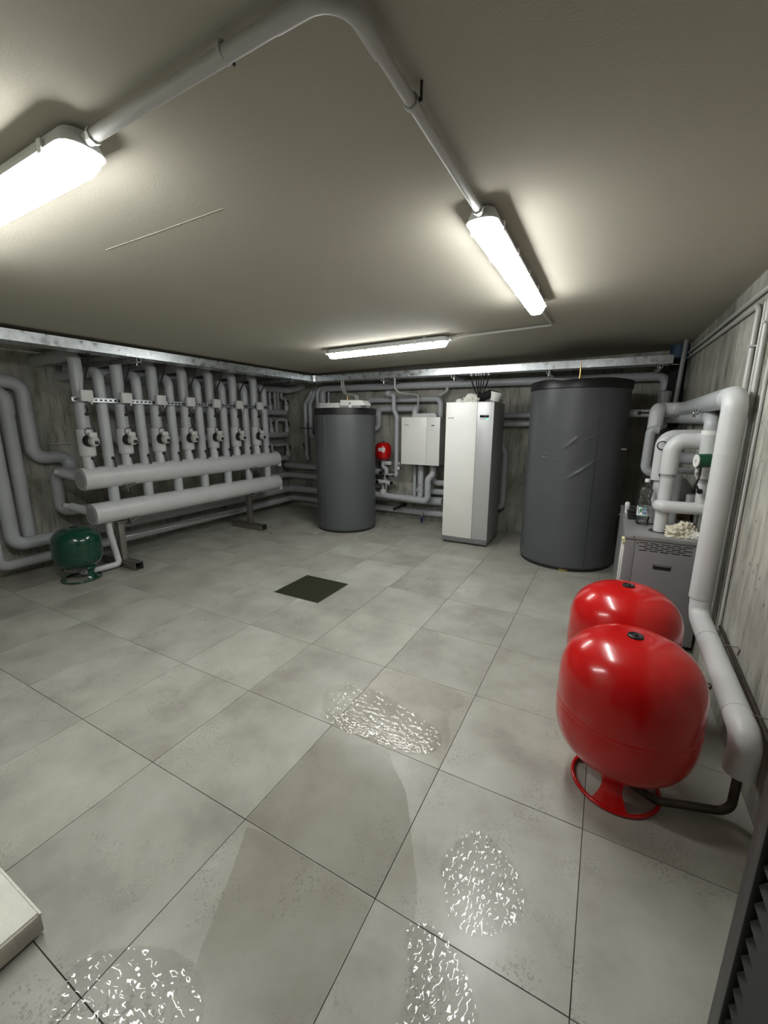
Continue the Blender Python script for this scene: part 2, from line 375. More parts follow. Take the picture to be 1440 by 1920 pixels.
struct('wall_back', box(B(), XL-.1, YB, -.1, XR+.1, YB+.2, 2.45), CONC)
bm = B(); box(bm, XL-.1, YF-.25, -.1, -.14, YF, 2.45); box(bm, .95, YF-.25, -.1, XR+.1, YF, 2.45); box(bm, -.14, YF-.25, 2.12, .95, YF, 2.45)
struct('wall_front', bm, CONC)
bm = B(); box(bm, -.14, YF-.24, 0, -.10, YF, 2.12); box(bm, -.14, YF-.24, 2.08, .95, YF, 2.12); box(bm, .93, YF-.24, 0, .95, YF-.02, 2.12)
struct('trim_1', bm, DOORM)

# louvred door leaf standing open beside the camera, free edge at Y = .02
door = bpy.data.objects.new('door_1', None); COL.objects.link(door); door.location = (.87, -.84, .01); ORG['door_1'] = Vector((.87, -.84, .01)); door['kind'] = 'structure'
DX0, DX1, DY0, DY1 = .872, .912, -.845, .02
for nm, y0, y1 in (('stile', DY1-.055, DY1), ('stile', DY0, DY0+.055)):
    obj(nm, box(B(), DX0, y0, .01, DX1, y1, 2.06, .003), DOORM, door)
for z0, z1 in ((.01, .09), (1.98, 2.06)): obj('rail', box(B(), DX0, DY0+.055, z0, DX1, DY1-.055, z1, .003), DOORM, door)
obj('inner_bead', box(B(), DX0-.006, DY1-.066, .09, DX0+.012, DY1-.053, 1.98, .003), DOORM, door)
first = None
for k in range(41):
    z = .10+.0455*k
    if first is None:
        bm = B(); box(bm, DX0+.018, DY0+.056, z, DX0+.0205, DY1-.068, z+.054); rot_bm(bm, (DX0+.019, 0, z+.027), .66, 'Y')
        first = obj('slat', bm, SLATM, door)
    else:
        o = first.copy(); COL.objects.link(o); o.location = first.location+Vector((0, 0, .0455*k))
obj('backing_mesh', box(B(), DX1-.004, DY0+.055, .09, DX1-.001, DY1-.055, 1.98), BLACK, door)

# ------------------------------------------------------------------ lamps on the ceiling
def lamp(label, axis, c, L, clips=5):
    x, y = c; zt = HC(x)-.012; t = thing('ceiling_lamp', label, 'ceiling lamp', (x, y, zt-.085), 'waterproof tube lamps on the ceiling')
    def R(bm):
        if axis == 'y': rot_bm(bm, (x, y, 0), PI/2)
        else: bmesh.ops.rotate(bm, cent=Vector((x, y, zt)), matrix=Matrix.Rotation(-.0207, 3, 'Y'), verts=bm.verts)
        return bm
    def shell(w, h0, h1, l, r):
        # round-cornered tray, tapering upward
        bm = B(); sec = [(w*.72, h1), (w, h0)] if h1 > h0 else [(w, h0), (w*.92, h0-.018), (w*.6, h1)]
        rings = []
        for hw, z in sec:
            ring = []; l2 = l-(w-hw)*.8
            for sx, sy, a0 in ((1, 1, 0), (-1, 1, PI/2), (-1, -1, PI), (1, -1, 1.5*PI)):
                for k in range(5):
                    a = a0+k*PI/8; rr = min(r, hw*.8)
                    ring.append(bm.verts.new((x+sx*(l2-rr)+rr*math.cos(a), y+sy*(hw-rr)+rr*math.sin(a), z)))
            rings.append(ring)
        for a, b in zip(rings, rings[1:]):
            for k in range(20): bm.faces.new((a[k], a[(k+1) % 20], b[(k+1) % 20], b[k]))
        bm.faces.new(rings[0]); bm.faces.new(rings[-1]); bmesh.ops.recalc_face_normals(bm, faces=bm.faces)
        return bm
    obj('housing', R(shell(.062, zt-.042, zt, L/2, .045)), HOUS, t)
    obj('diffuser', R(shell(.054, zt-.043, zt-.085, L/2-.012, .04)), DIFF, t)
    for s in (-1, 1):
        for k in range(clips):
            cx = x-L/2+.12+(L-.24)*k/(clips-1); bm = B(); box(bm, cx-.011, y+s*.056, zt-.052, cx+.011, y+s*.066, zt-.018, .002); obj('clip', R(bm), HOUS, t)
    for s in (-1, 1):
        cx = x+s*L*.33; bm = B(); box(bm, cx-.015, y-.03, zt-.001, cx+.015, y+.03, HC(x)+.006); obj('mounting_bracket', R(bm), GALV, t)
    for s in (-1, 1):
        bm = B(); tube(bm, [(x+s*(L/2-.02), y, zt-.022), (x+s*(L/2+.022), y, zt-.022)], .017, seg=18); tube(bm, [(x+s*(L/2+.02), y, zt-.022), (x+s*(L/2+.032), y, zt-.022)], .0205, seg=8); obj('cable_gland', R(bm), COND, t)
    return t
YA, XBL = -.165, .022
lamp('lit tube lamp cut off by the left edge, nearest to the viewer', 'x', (-1.515, YA), 1.44)
lamp('lit tube lamp right of centre, pointing away towards the big charcoal tank', 'y', (XBL, 1.47), 1.43)
lamp('lit tube lamp farthest away, lying crosswise near the back trunking', 'x', (-1.53, 2.90), 1.34, 7)
zc = HC(0)-.034
t = thing('lamp_conduit', 'thick grey conduit with a rounded corner linking the near left lamp to the right one', 'conduit', (XBL, YA, zc))
bm = B(); tube(bm, [(-.765, YA, HC(-.765)-.034), (-.11, YA, zc)], .0160); obj('conduit_run', bm, COND, t)
bm = B(); tube(bm, [(-.13, YA, zc), (XBL, YA, zc), (XBL, YA+.15, zc)], .0178, rb=.105, n=12); obj('elbow', bm, COND, t)
bm = B(); tube(bm, [(XBL, YA+.13, zc), (XBL, .725, zc)], .0145); obj('conduit_run', bm, COND, t)
for c, ax in (((-.27, YA, zc), 'x'), ((XBL, .145, zc), 'y')):
    bm = B(); seam(bm, c, ax, .0175, .0025, .006); obj('saddle_clip', bm, COND, t)
    d = (0, .026) if ax == 'x' else (.026, 0)
    bm = B(); tube(bm, [(c[0]+d[0], c[1]+d[1], zc-.006), (c[0]+d[0], c[1]+d[1], HC(c[0])+.002)], .0035, seg=8); tube(bm, [(c[0]+d[0], c[1]+d[1], zc-.004), (c[0], c[1], zc+.012)], .004, seg=6); obj('clip_screw', bm, BLACK, t)
bm = B(); tube(bm, [(XBL, 2.21, zc+.005), (XBL+.01, 2.92, HC(0)-.014), (-.86, 2.91, HC(-.86)-.028)], .010, rb=.03, seg=12)
tag(obj('lamp_conduit', bm, COND), 'thin grey conduit with a square corner linking the right lamp to the farthest lamp', 'conduit')

# ------------------------------------------------------------------ cable trunking
def trunk_sections(t, axis, a, b, n, front, depth, z0, z1):
    """box channel along an axis; front = coordinate of the visible face, sections butt together"""
    for k in range(n):
        s0 = a+(b-a)*k/n+.001; s1 = a+(b-a)*(k+1)/n-.001; bm = B()
        def bx(p0, p1, q0, q1, za, zb, bev=0):
            if axis == 'y': box(bm, p0, q0, za, p1, q1, zb, bev)
            else: box(bm, q0, p0, za, q1, p1, zb, bev)
        d = depth
        bx(front, front+d, s0, s1, z0, z0+.002)
        bx(front, front+math.copysign(.002, d), s0, s1, z0, z1-.006)
        bx(front+d, front+d-math.copysign(.002, d), s0, s1, z0, z1-.006)
        obj('trunking_section', bm, GALV, t)
        bm = B(); bx(front-math.copysign(.004, d), front+d+math.copysign(.004, d), s0, s1, z1-.003, z1)
        bx(front-math.copysign(.004, d), front-math.copysign(.0025, d), s0, s1, z1-.016, z1-.003)
        bx(front+math.copysign(.0, d), front-math.copysign(.006, d), s0, s1, z1-.019, z1-.016)
        obj('cover', bm, GALV, t)
        if k:
            bm = B(); bx(front-math.copysign(.0022, d), front, s0-.045, s0+.045, z0+.006, z1-.02)
            for q in (-.03, -.012, .012, .03):
                for zz in (z0+.02, z1-.034):
                    c = (front-math.copysign(.002, d), s0+q, zz) if axis == 'y' else (s0+q, front-math.copysign(.002, d), zz)
                    lathe(bm, [(0, -.002), (.0045, -.002), (.0045, .002), (0, .002)], c, 'x' if axis == 'y' else 'y', 8)
            obj('joint_plate', bm, GALV, t)
ZT0, ZT1 = 2.165, 2.25
t = thing('cable_trunking', 'galvanised steel cable trunking running above the row of pipes on the left', 'cable trunking', (-3.7, 2, ZT0))
trunk_sections(t, 'y', -.4, 4.40, 3, -3.60, -.2, ZT0, ZT1)
t2 = thing('cable_trunking', 'galvanised steel cable trunking running along the back wall above the tanks', 'cable trunking', (-1, 4.55, ZT0))
trunk_sections(t2, 'x', -3.52, 1.04, 3, 4.45, .2, ZT0, ZT1)
bm = B(); prism(bm, [(-3.597, 4.36)]+[(-3.507+.09*math.cos(PI-k*PI/16), 4.36+.09*math.sin(PI-k*PI/16)) for k in range(1, 9)]+[(-3.507, 4.65), (-3.8, 4.65), (-3.8, 4.36)], ZT0-.002, ZT1+.002)
obj('corner_piece', bm, GALV, t2, label='bright rounded corner piece')
def strut(label, axis, a, b, p, grp='strut brackets under the trunking'):
    t = thing('strut_bracket', label, 'bracket', (a if axis == 'x' else p, p if axis == 'x' else a, ZT0-.045), grp)
    bm = B(); z = ZT0-.043; s = .0205
    def bx(a0, a1, c0, c1, z0, z1):
        if axis == 'x': box(bm, a0, p+c0, z0, a1, p+c1, z1)
        else: box(bm, p+c0, a0, z0, p+c1, a1, z1)
    bx(a, b, -s, s, z, z+.0025); bx(a, b, -s, -s+.0025, z, z+.041); bx(a, b, s-.0025, s, z, z+.041); bx(a, b, -s, -s+.012, z+.0385, z+.041); bx(a, b, s-.012, s, z+.0385, z+.041)
    obj('strut_channel', bm, GALV, t)
    bm = B(); e0 = a; e1 = a-math.copysign(.004, b-a)
    def fx(c0, c1, za, zb):
        if axis == 'x': box(bm, e0, p+c0, za, e1, p+c1, zb)
        else: box(bm, p+c0, e0, za, p+c1, e1, zb)
    fx(-s-.001, s+.001, z-.001, z+.003); fx(-s-.001, s+.001, z+.038, z+.042); fx(-s-.001, -s+.003, z+.003, z+.038); fx(s-.003, s+.001, z+.003, z+.038)
    obj('end_rim', bm, HOUS, t)
    e = math.copysign(.04, b-a); q = a+e
    bm = B(); c = (q, p) if axis == 'x' else (p, q)
    tube(bm, [(c[0]+.0, c[1]+.0, z-.03), (c[0], c[1], z+.05)], .004, seg=8); lathe(bm, [(0, -.004), (.009, -.004), (.009, .004), (0, .004)], (c[0], c[1], z-.006), 'z', 6)
    obj('threaded_rod', bm, CHROME, t)
strut('square strut end under the left trunking near the second tall riser', 'x', -3.585, XL, 1.68)
strut('square strut end under the left trunking beyond the last riser', 'x', -3.585, XL, 3.95)
strut('square strut end under the back trunking right of the smaller tank', 'y', 4.43, YB, -2.37)
strut('square strut end under the back trunking above the white cabinet left side', 'y', 4.43, YB, -1.33)
strut('square strut end under the back trunking above the big tank left side', 'y', 4.43, YB, -.17)
strut('square strut end under the back trunking at its far right end', 'y', 4.43, YB, .93)

# ------------------------------------------------------------------ the manifold on its stands
XM = -4.05
man = thing('pipe_manifold', 'pair of thick light grey insulated header pipes with fourteen upright risers on the left', 'pipe manifold', (XM, 2.6, .5))
for z, y0 in ((.99, 1.235), (.62, 1.285)):
    bm = B(); tube(bm, [(XM, y0, z), (XM, 4.01, z)], .113, seg=40); h = obj('header_pipe', bm, PVCW, man)
    bm = B(); lathe(bm, [(.112, 0), (.104, -.004), (.09, .004), (.084, -.006), (.05, -.008), (0, -.006)], (XM, y0, z), 'y', 36); obj('end_cap', bm, FOAM, h)
    bm = B(); lathe(bm, [(.112, 0), (.108, .012), (.06, .03), (0, .034)], (XM, 4.008, z), 'y', 36); obj('end_cap', bm, PVCW, h)
    bm = B(); box(bm, XM+.02, 4.02, z-.115, XM+.085, 4.035, z-.055); obj('end_tab', bm, PAPER, h)
    for yy in (1.62, 3.42):
        bm = B(); box(bm, XM-.02, yy-.005, z-.165, XM+.10, yy+.005, z-.09); box(bm, XM-.02, yy, z-.125, XM+.12, yy+.1, z-.117); rot_bm(bm, (XM, yy, z-.12), .35, 'X'); obj('saddle_plate', bm, STEEL, h)
def lever(parent, x, y, z, ln=.075, updown=-1, tilt=.25, side=.03):
    bm = B(); lathe(bm, [(0, 0), (.016, 0), (.0175, .014), (.014, .024), (0, .026)], (x-.01, y, z), 'x', 16)
    s = updown; tube(bm, [(x+.008, y, z), (x+.012, y+side*.25, z+s*ln*.25), (x+.016, y+side, z+s*ln)], [.0095, .007, .0095], seg=8)
    return obj('valve_lever', bm, BLACK, parent)
SY = [1.335+.3815*i for i in range(7)]; RY = [1.530+.3815*i for i in range(7)]
for i, y in enumerate(SY):
    bm = B(); tube(bm, [(XM, y, 1.46), (XM, y, 2.185), (XL+.0, y, 2.17)], .0565, rb=.085, seg=24); r = obj('supply_riser', bm, PVC, man)
    bm = B(); lathe(bm, [(.0565, .006), (.070, .004), (.072, 0), (.072, -.25), (.070, -.255), (.054, -.257)], (XM, y, 1.475), 'z', 28); obj('valve_sleeve', bm, PVCW, r)
    bm = B(); tube(bm, [(XM, y, 1.08), (XM, y, 1.225)], .053, seg=24); obj('lower_stub', bm, PVCW, r)
    bm = B(); 
    for a in (-.5, .15): lathe(bm, [(0, -.004), (.006, -.004), (.006, .004), (0, .004)], (XM+.0565*math.cos(a), y+.0565*math.sin(a), 1.482), 'z', 8)
    obj('collar_clip', bm, CHROME, r)
    lever(r, XM+.06, y+.012, 1.625, .085, 1, side=.0)
    lever(r, XM+.056, y+.012, 1.195, .09, -1, side=.012)
for i, y in enumerate(RY):
    bm = B(); tube(bm, [(XM, y, .66), (XM, y, 2.045), (XL, y, 2.03)], .0505, rb=.08, seg=24); r = obj('return_riser', bm, PVC, man)
    lever(r, XM+.053, y+.012, 1.185, .095, -1, side=.010)
ordn = ['nearest to the viewer', 'second from the viewer', 'third from the viewer', 'middle of the seven', 'third from the far end', 'second from the far end', 'farthest from the viewer']
for i, y in enumerate(SY):
    z = 1.365-.003*i; x = XM+.072
    p = thing('circulation_pump', 'small round pump head with black lever knob on the risers, %s' % ordn[i], 'pump', (x, y+.03, z-.04), 'pump heads on the tall risers')
    bm = B(); tube(bm, [(x-.005, y-.015, z+.005), (x+.028, y-.008, z+.003)], [.058, .053], seg=28); obj('pump_flange', bm, BLACK, p)
    bm = B(); tube(bm, [(x+.028, y+.008, z), (x+.066, y+.016, z-.002)], .046, seg=28); tube(bm, [(x+.066, y+.016, z-.002), (x+.072, y+.017, z-.002)], .038, seg=24); obj('motor_head', bm, COND, p)
    bm = B(); box(bm, x+.072, y+.006, z-.030, x+.082, y+.040, z+.004, .003); obj('selector_knob', bm, BLACK, p)
    bm = B(); box(bm, x+.01, y-.024, z+.040, x+.060, y+.046, z+.084, .004); obj('terminal_box', bm, PVCW, p)
    bm = B(); tube(bm, [(x+.03, y-.035, z+.055), (x+.035, y-.06, z+.09), (x+.03, y-.025, z+.13), (x+.01, y+.03, z+.125), (x+.02, y+.055, z+.09), (x+.02, y+.03, z+.16), (x-.005, y+.015, z+.40)], .0038, rb=.03, seg=6)
    tag(obj('pump_cable', bm, BLACK), 'thin black looped cable down to the pump head, %s' % ordn[i], 'cable', 'looped pump cables')
rail = thing('mounting_rail', 'perforated galvanised rail strapped across the tall risers', 'rail', (XM+.06, 2.5, 1.76))
bm = B(); y = 1.235; x = XM+.0575; rw = .021
box(bm, x, 1.235, 1.762+rw-.013, x+.003, 3.86, 1.762+rw+.0); box(bm, x, 1.235, 1.762-rw, x+.003, 3.86, 1.762-rw+.013)
while y < 3.86:
    box(bm, x, y, 1.762-rw+.013, x+.003, min(y+.020, 3.86), 1.762+rw-.013); y += .046
box(bm, x, 1.235, 1.762+rw-.003, x+.02, 3.86, 1.762+rw); box(bm, x, 1.235, 1.762-rw, x+.02, 3.86, 1.762-rw+.003)
obj('slotted_strip', bm, GALV, rail)
bm = B(); box(bm, x-.003, 1.235, 1.762-rw, x-.001, 3.86, 1.762+rw); obj('slot_shade_plate', bm, BLACK, rail)  # black plate put in as the shade seen through the slots
for i, y in enumerate(SY):
    bm = B(); seam(bm, (XM, y, 1.762), 'z', .0575, .0035, .02); obj('pipe_clamp', bm, GALV, rail)
    x = XM+.082; z = 1.798-.004*i
    p = thing('junction_box', 'small square light grey junction box on the rail, %s' % ordn[i], 'junction box', (x, y+.01, z-.055), 'junction boxes on the rail')
    bm = B(); box(bm, x, y-.045, z-.052, x+.012, y+.061, z+.052, .004); obj('box_base', bm, HOUS, p)
    bm = B(); box(bm, x+.0125, y-.047, z-.054, x+.05, y+.063, z+.054, .010, 3); obj('box_lid', bm, HOUS, p)
    bm = B(); tube(bm, [(x+.025, y+.05, z-.052), (x+.025, y+.05, z-.078)], .009, seg=10); obj('cable_gland', bm, HOUS, p)
    bm = B(); tube(bm, [(x+.03, y-.005, z+.05), (x+.035, y+.01, z+.16), (x+.11, y+.015, z+.27), (x+.20, y-.01, ZT0+.01)], .0085, rb=.10, seg=8)
    tag(obj('supply_cable', bm, BLACK), 'black cable dropping from trunking to junction box, %s' % ordn[i], 'cable', 'black cables dropping to the junction boxes')
def stand(y, label):
    t = thing('manifold_stand', label, 'stand', (XM, y, 0), 'steel stands under the header pipes')
    bm = B(); box(bm, XM-.04, y-.025, .082, XM+.04, y+.035, .505, .003); obj('column', bm, STEEL, t)
    bm = B(); w0, w1, z0, z1 = y-.045, y+.045, .001, .082; xa, xb = XM-.33, XM+.285
    box(bm, xa, w0, z0, xb, w0+.004, z1); box(bm, xa, w1-.004, z0, xb, w1, z1); box(bm, xa, w0, z1-.004, xb, w1, z1); box(bm, xa, w0, z0, xb, w1, z0+.004)
    obj('hollow_foot', bm, STEEL, t)
    bm = B(); box(bm, XM-.05, y-.05, .5, XM+.09, y+.05, .508); obj('top_plate', bm, STEEL, t)
stand(1.535, 'dull steel stand with hollow square foot beside the green vessel')
stand(3.40, 'dull steel stand with hollow square foot under the far end of the header pipes')
bm = B(); tube(bm, [(XM-.045, 1.56, .305), (XM-.045, 3.375, .285)], .013, seg=14)
tag(obj('brace_tube', bm, CHROME), 'shiny steel tube linking the two manifold stands near the floor', 'tube')

# ------------------------------------------------------------------ pipes
def pipe(label, pts, R, rb=None, m=PVC, cat='pipe', group=None, bands=(), name='insulated_pipe', seg=20, extra=None):
    rb = R*1.7 if rb is None else rb
    bm = B(); tube(bm, pts, R, rb=rb, seg=seg)
    if not bands and not extra:
        return tag(obj(name, bm, m), label, cat, group)
    t = thing(name, label, cat, pts[0], group)
    obj('pipe_jacket', bm, m, t)
    for p, ax in bands:
        bm = B(); seam(bm, p, ax, R, .0012, .003); obj('seam_band', bm, m, t)
    if extra: extra(t)
    return t
G1 = 'insulated pipes on the left wall'
pipe('grey pipe coming in at the left edge, dropping and stepping right above the green vessel', [(-4.72, .55, 1.95), (-4.72, 1.15, 1.93), (-4.72, 1.15, 1.18), (-4.72, 1.455, 1.18), (-4.66, 1.455, 1.0), (-4.14, 1.40, 1.0)], .066, group=G1)
pipe('second grey upright pipe from the left edge with a sleeve at its top bend', [(-4.70, .45, 1.84), (-4.70, .985, 1.84), (-4.70, .985, .34)], .060, group=G1, extra=lambda t: obj('thick_sleeve', tube(B(), [(-4.70, .70, 1.84), (-4.70, .985, 1.84), (-4.70, .985, 1.62)], .068, rb=.11), PVC, t))
pipe('grey pipe dropping at the left edge, turning right just above the lowest pipe', [(-4.64, .45, 1.80), (-4.64, .82, 1.80), (-4.64, .82, .33), (-4.64, 5.0, .335), (-1.62, 5.0, .36)], .064, group=G1)
pipe('lowest grey pipe running round the room just above the floor', [(-4.62, .67, 1.60), (-4.62, .67, .145), (-4.62, 5.05, .15), (-.9, 5.03, .15)], .050, group=G1)
pipe('short grey loop pipe between the near ends of the two headers', [(-4.14, 1.33, 1.01), (-4.60, 1.27, 1.04), (-4.62, 1.27, .60), (-4.62, 1.9, .57), (-4.64, 2.0, .40)], .052, group=G1)
for z, lb in ((1.055, 'upper'), (.70, 'lower')):
    t = thing('header_branch', 'short grey stub with bare metal tip at the near end of the %s header' % lb, 'pipe', (-4.3, 1.15, z), 'stubs at the near end of the headers')
    yb = 1.30 if lb == 'upper' else 1.33; zb = .99 if lb == 'upper' else .63
    bm = B(); tube(bm, [(-4.12, yb, zb), (-4.33, yb-.09, z-.012)], .044); obj('stub', bm, PVC, t)
    bm = B(); tube(bm, [(-4.33, yb-.09, z-.012), (-4.38, yb-.125, z)], .028); obj('end_plug', bm, PVCW, t)
    bm = B(); tube(bm, [(-4.38, yb-.125, z), (-4.395, yb-.135, z+.002)], .018, seg=6); obj('bare_tip', bm, STEEL, t)
pipe('thin white conduit lying on the left wall behind the risers, lower piece', [(-4.805, 1.35, 1.315), (-4.805, 1.75, 1.315)], .007, seg=8, m=COND, group='thin conduits behind the risers', cat='conduit')
pipe('thin white conduit lying on the left wall behind the risers, long upper piece', [(-4.805, 1.95, 1.505), (-4.805, 4.0, 1.505)], .007, seg=8, m=COND, group='thin conduits behind the risers', cat='conduit')
# row pipes with their branch valves on the left wall
def row(z, zl, label, branches):
    t = thing('distributor_pipe', label, 'pipe', (-4.62, 3.4, z), 'distributor pipes stacked on the left wall')
    bm = B(); tube(bm, [(XL, 1.92, z+.25), (-4.62, 1.92, z+.25), (-4.62, 1.92, z), (-4.62, 4.93, z)], .05, rb=.08); obj('distributor_body', bm, PVC, t)
    for pts in branches:
        bm = B(); tube(bm, pts, .027, rb=.045, seg=16); b = obj('branch_pipe', bm, PVC, t)
        e = pts[-1]; bm = B(); tube(bm, [(e[0], e[1], z+.03), (e[0], e[1], z+.115)], .040, seg=18); obj('branch_sleeve', bm, PVCW, b)
        lever(b, e[0]+.03, e[1]+.012, z+.20, .05, -1, side=.012)
X = -4.62
row(1.715, 0, 'topmost of the three distributor pipes on the left wall near the corner', [[(X, 4.56, 2.04), (X, 4.56, 1.75)], [(X, 4.85, 2.04), (X, 4.85, 1.955), (X, 4.965, 1.955), (X, 4.965, 1.75)]])
row(1.33, 0, 'middle of the three distributor pipes on the left wall near the corner', [[(XL, 4.56, 1.60), (X, 4.56, 1.60), (X, 4.56, 1.36)], [(X, 4.69, 1.36), (X, 4.69, 1.585), (X, 4.955, 1.585), (X, 4.955, 1.36)]])
row(.912, 0, 'lowest of the three distributor pipes on the left wall near the corner', [[(XL, 4.56, 1.165), (X, 4.56, 1.165), (X, 4.56, .95)], [(XL, 4.68, 1.15), (X, 4.70, 1.15), (X, 4.955, 1.155), (X, 4.955, .95)]])
pipe('two small upright pipes ending on the topmost distributor pipe, left one', [(X, 4.68, 2.04), (X, 4.68, 1.74)], .026, seg=14, group='small uprights in the corner')
pipe('two small upright pipes ending on the topmost distributor pipe, right one', [(X, 4.76, 2.04), (X, 4.76, 1.74)], .018, seg=14, group='small uprights in the corner')
pipe('thick grey pipe along the left wall below the trunking, bending at the corner', [(-4.58, 1.5, 2.085), (-4.58, 4.98, 2.10), (-4.35, 4.98, 2.13), (-4.2, 4.98, 2.19)], .060)
pipe('darker grey pipe highest on the left wall just under the ceiling', [(-4.72, 1.45, 2.185), (-4.72, 5.0, 2.20), (-4.25, 5.0, 2.20)], .046)
# corner uprights
def v1x(t):
    bm = B(); box(bm, -4.27, 4.915, 1.44, -4.02, 4.93, 1.452); tube(bm, [(-4.125, 4.925, 1.42), (-4.13, 4.925, 1.54)], .006, seg=6); obj('pipe_clamp', bm, BLACK, t); lever(t, -4.23, 4.93, 1.16, .1, -1, side=0)
pipe('left one of two slim uprights bending over left of the smaller tank', [(-4.06, 5.0, 2.07), (-4.10, 4.98, 1.97), (-4.20, 4.98, 1.86), (-4.205, 4.98, .95), (-4.205, 5.02, .90)], .036, rb=.05, extra=v1x)
pipe('right one of two slim uprights bending over left of the smaller tank', [(-3.99, 5.0, 2.07), (-4.02, 4.98, 1.98), (-4.095, 4.98, 1.86), (-4.095, 4.98, 1.32), (-4.095, 5.1, 1.28)], .036, rb=.05)
pipe('grey pipe low in the corner, upper of the pair left of the smaller tank', [(-4.70, 4.98, .77), (-2.6, 4.98, .76)], .052)
pipe('grey pipe low in the corner, lower of the pair left of the smaller tank', [(-4.66, 4.0, .595), (-4.66, 4.98, .595), (-2.9, 4.98, .585)], .052)
# back wall
YP = 4.98
pipe('long grey pipe crossing the whole back wall below the trunking', [(-3.82, YP, 1.4), (-3.82, YP, 2.10), (1.05, YP, 2.085), (1.05, YP, 1.75)], .051)
pipe('upright pipe rising from behind the smaller tank beside the long crossing pipe', [(-3.93, YP, 1.4), (-3.93, YP, 2.07), (-3.80, 5.04, 2.14)], .036)
pipe('thin upright pipe behind the smaller tank left side', [(-3.73, 5.03, 1.4), (-3.73, 5.03, 2.05)], .021, seg=12)
pipe('upper arched grey pipe from behind the smaller tank down to the white wall cabinet', [(-2.93, YP, 1.5), (-2.93, YP, 1.895), (-1.695, YP, 1.89), (-1.695, YP, 1.63)], .043)
pipe('lower arched grey pipe entering the side of the smaller tank', [(-3.0, 4.55, 1.455), (-2.71, 4.93, 1.455), (-2.71, 4.93, 1.755), (-2.0, 4.95, 1.755), (-2.0, 4.75, 1.755), (-2.0, 4.75, 1.63)], .046)
pipe('slender pipe with a jog running down between the small red vessel and the wall cabinet', [(-2.42, 4.80, 1.95), (-2.375, 4.80, 1.96), (-2.375, 4.80, 1.74), (-2.32, 4.80, 1.64), (-2.32, 4.80, .735), (-2.53, 4.84, .73)], .033, rb=.045)
bm = B(); lathe(bm, [(0, -.05), (.03, -.045), (.042, -.03), (.044, .03), (0, .04)], (-2.44, 4.76, 1.975), 'y', 20)
tag(obj('pipe_end_cap', bm, PVC), 'round capped pipe end poking forward below the long crossing pipe', 'pipe')
def dots(t):
    for p in ((-1.93, 4.804, .80), (-1.93, 4.804, .62), (-1.93, 4.804, .52)):
        bm = B(); lathe(bm, [(0, -.004), (.008, -.004), (.008, .006), (0, .006)], p, 'y', 10); obj('test_plug', bm, BLACK, t)
pipe('upright grey pipe with three black dots below the wall cabinet', [(-1.93, 4.85, .944), (-1.93, 4.85, .44)], .045, extra=dots)
def dots2(t):
    for p in ((-1.70, 4.70, .50), (-1.83, 4.735, .385)):
        bm = B(); lathe(bm, [(0, -.004), (.008, -.004), (.008, .006), (0, .006)], (p[0]-.06, p[1]+.05, p[2]), 'y', 10); obj('test_plug', bm, BLACK, t)
pipe('front grey pipe running from the smaller tank and turning up under the wall cabinet', [(-2.95, 4.80, .425), (-1.79, 4.80, .385), (-1.79, 4.80, .72), (-1.73, 4.83, .79), (-1.73, 4.85, .944)], .049, rb=.075, bands=[((-2.32, 4.80, .403), 'x'), ((-1.79, 4.80, .48), 'z')])
pipe('slim upright pipe left of the one with black dots', [(-2.065, 4.93, .944), (-2.065, 4.93, .40)], .025, seg=14)
pipe('grey pipe turning from below the wall cabinet towards the tall white cabinet, topmost', [(-1.775, YP, .944), (-1.775, YP, .65), (-1.0, YP, .65)], .046)
pipe('grey pipe leading behind the tall white cabinet, second from top', [(-2.06, 5.0, .505), (-1.0, 5.0, .51)], .046)
pipe('short upright pipe beside the tall white cabinet left edge', [(-1.52, 4.95, 1.25), (-1.52, 4.95, .92), (-1.40, 4.95, .88)], .036)
pipe('flat horizontal pipe between tall white cabinet and big tank, upper one', [(-1.2, YP, 1.652), (.6, YP, 1.655)], .037)
pipe('flat horizontal pipe between tall white cabinet and big tank, lower one', [(-1.2, YP, 1.537), (.6, YP, 1.545)], .037)
pipe('hooked upright pipe half hidden behind the right side of the tall white cabinet', [(-.95, 4.98, 1.28), (-.79, 4.98, 1.28), (-.71, 4.98, 1.14), (-.71, 4.98, .38), (-.95, 4.98, .32)], .038, rb=.06)
pipe('slim bent pipe above the right end of the upper arched pipe', [(-1.60, 4.98, 2.06), (-1.60, 4.98, 2.00), (-1.70, 4.90, 1.93)], .024, seg=14)
pipe('grey pipe stub coming out behind the smaller tank at knee height', [(-2.95, 4.90, .60), (-2.60, 4.90, .59)], .042)
for i, (x, lb) in enumerate(((-2.3, 'left'), (-1.30, 'right'))):
    t = thing('pipe_bracket', 'black bracket resting on the lowest back pipe, %s one' % lb, 'bracket', (x, 4.85, .2), 'black brackets low on the back wall')
    bm = B(); box(bm, x-.02, 4.70, .225, x+.02, YB, .25); box(bm, x-.02, 4.70, .20, x-.016, 4.95, .25); obj('bracket_arm', bm, BLACK, t)
t = thing('drain_valve', 'small drain valve with blue handle on the lowest back pipe', 'valve', (-1.93, 4.93, .05))
bm = B(); tube(bm, [(-1.93, 4.99, .15), (-1.93, 4.925, .145), (-1.93, 4.925, .10)], .014, seg=12, rb=.012); obj('valve_body', bm, CHROME, t)
bm = B(); box(bm, -1.945, 4.912, .015, -1.915, 4.93, .11, .004); obj('valve_handle', bm, BLUE, t)
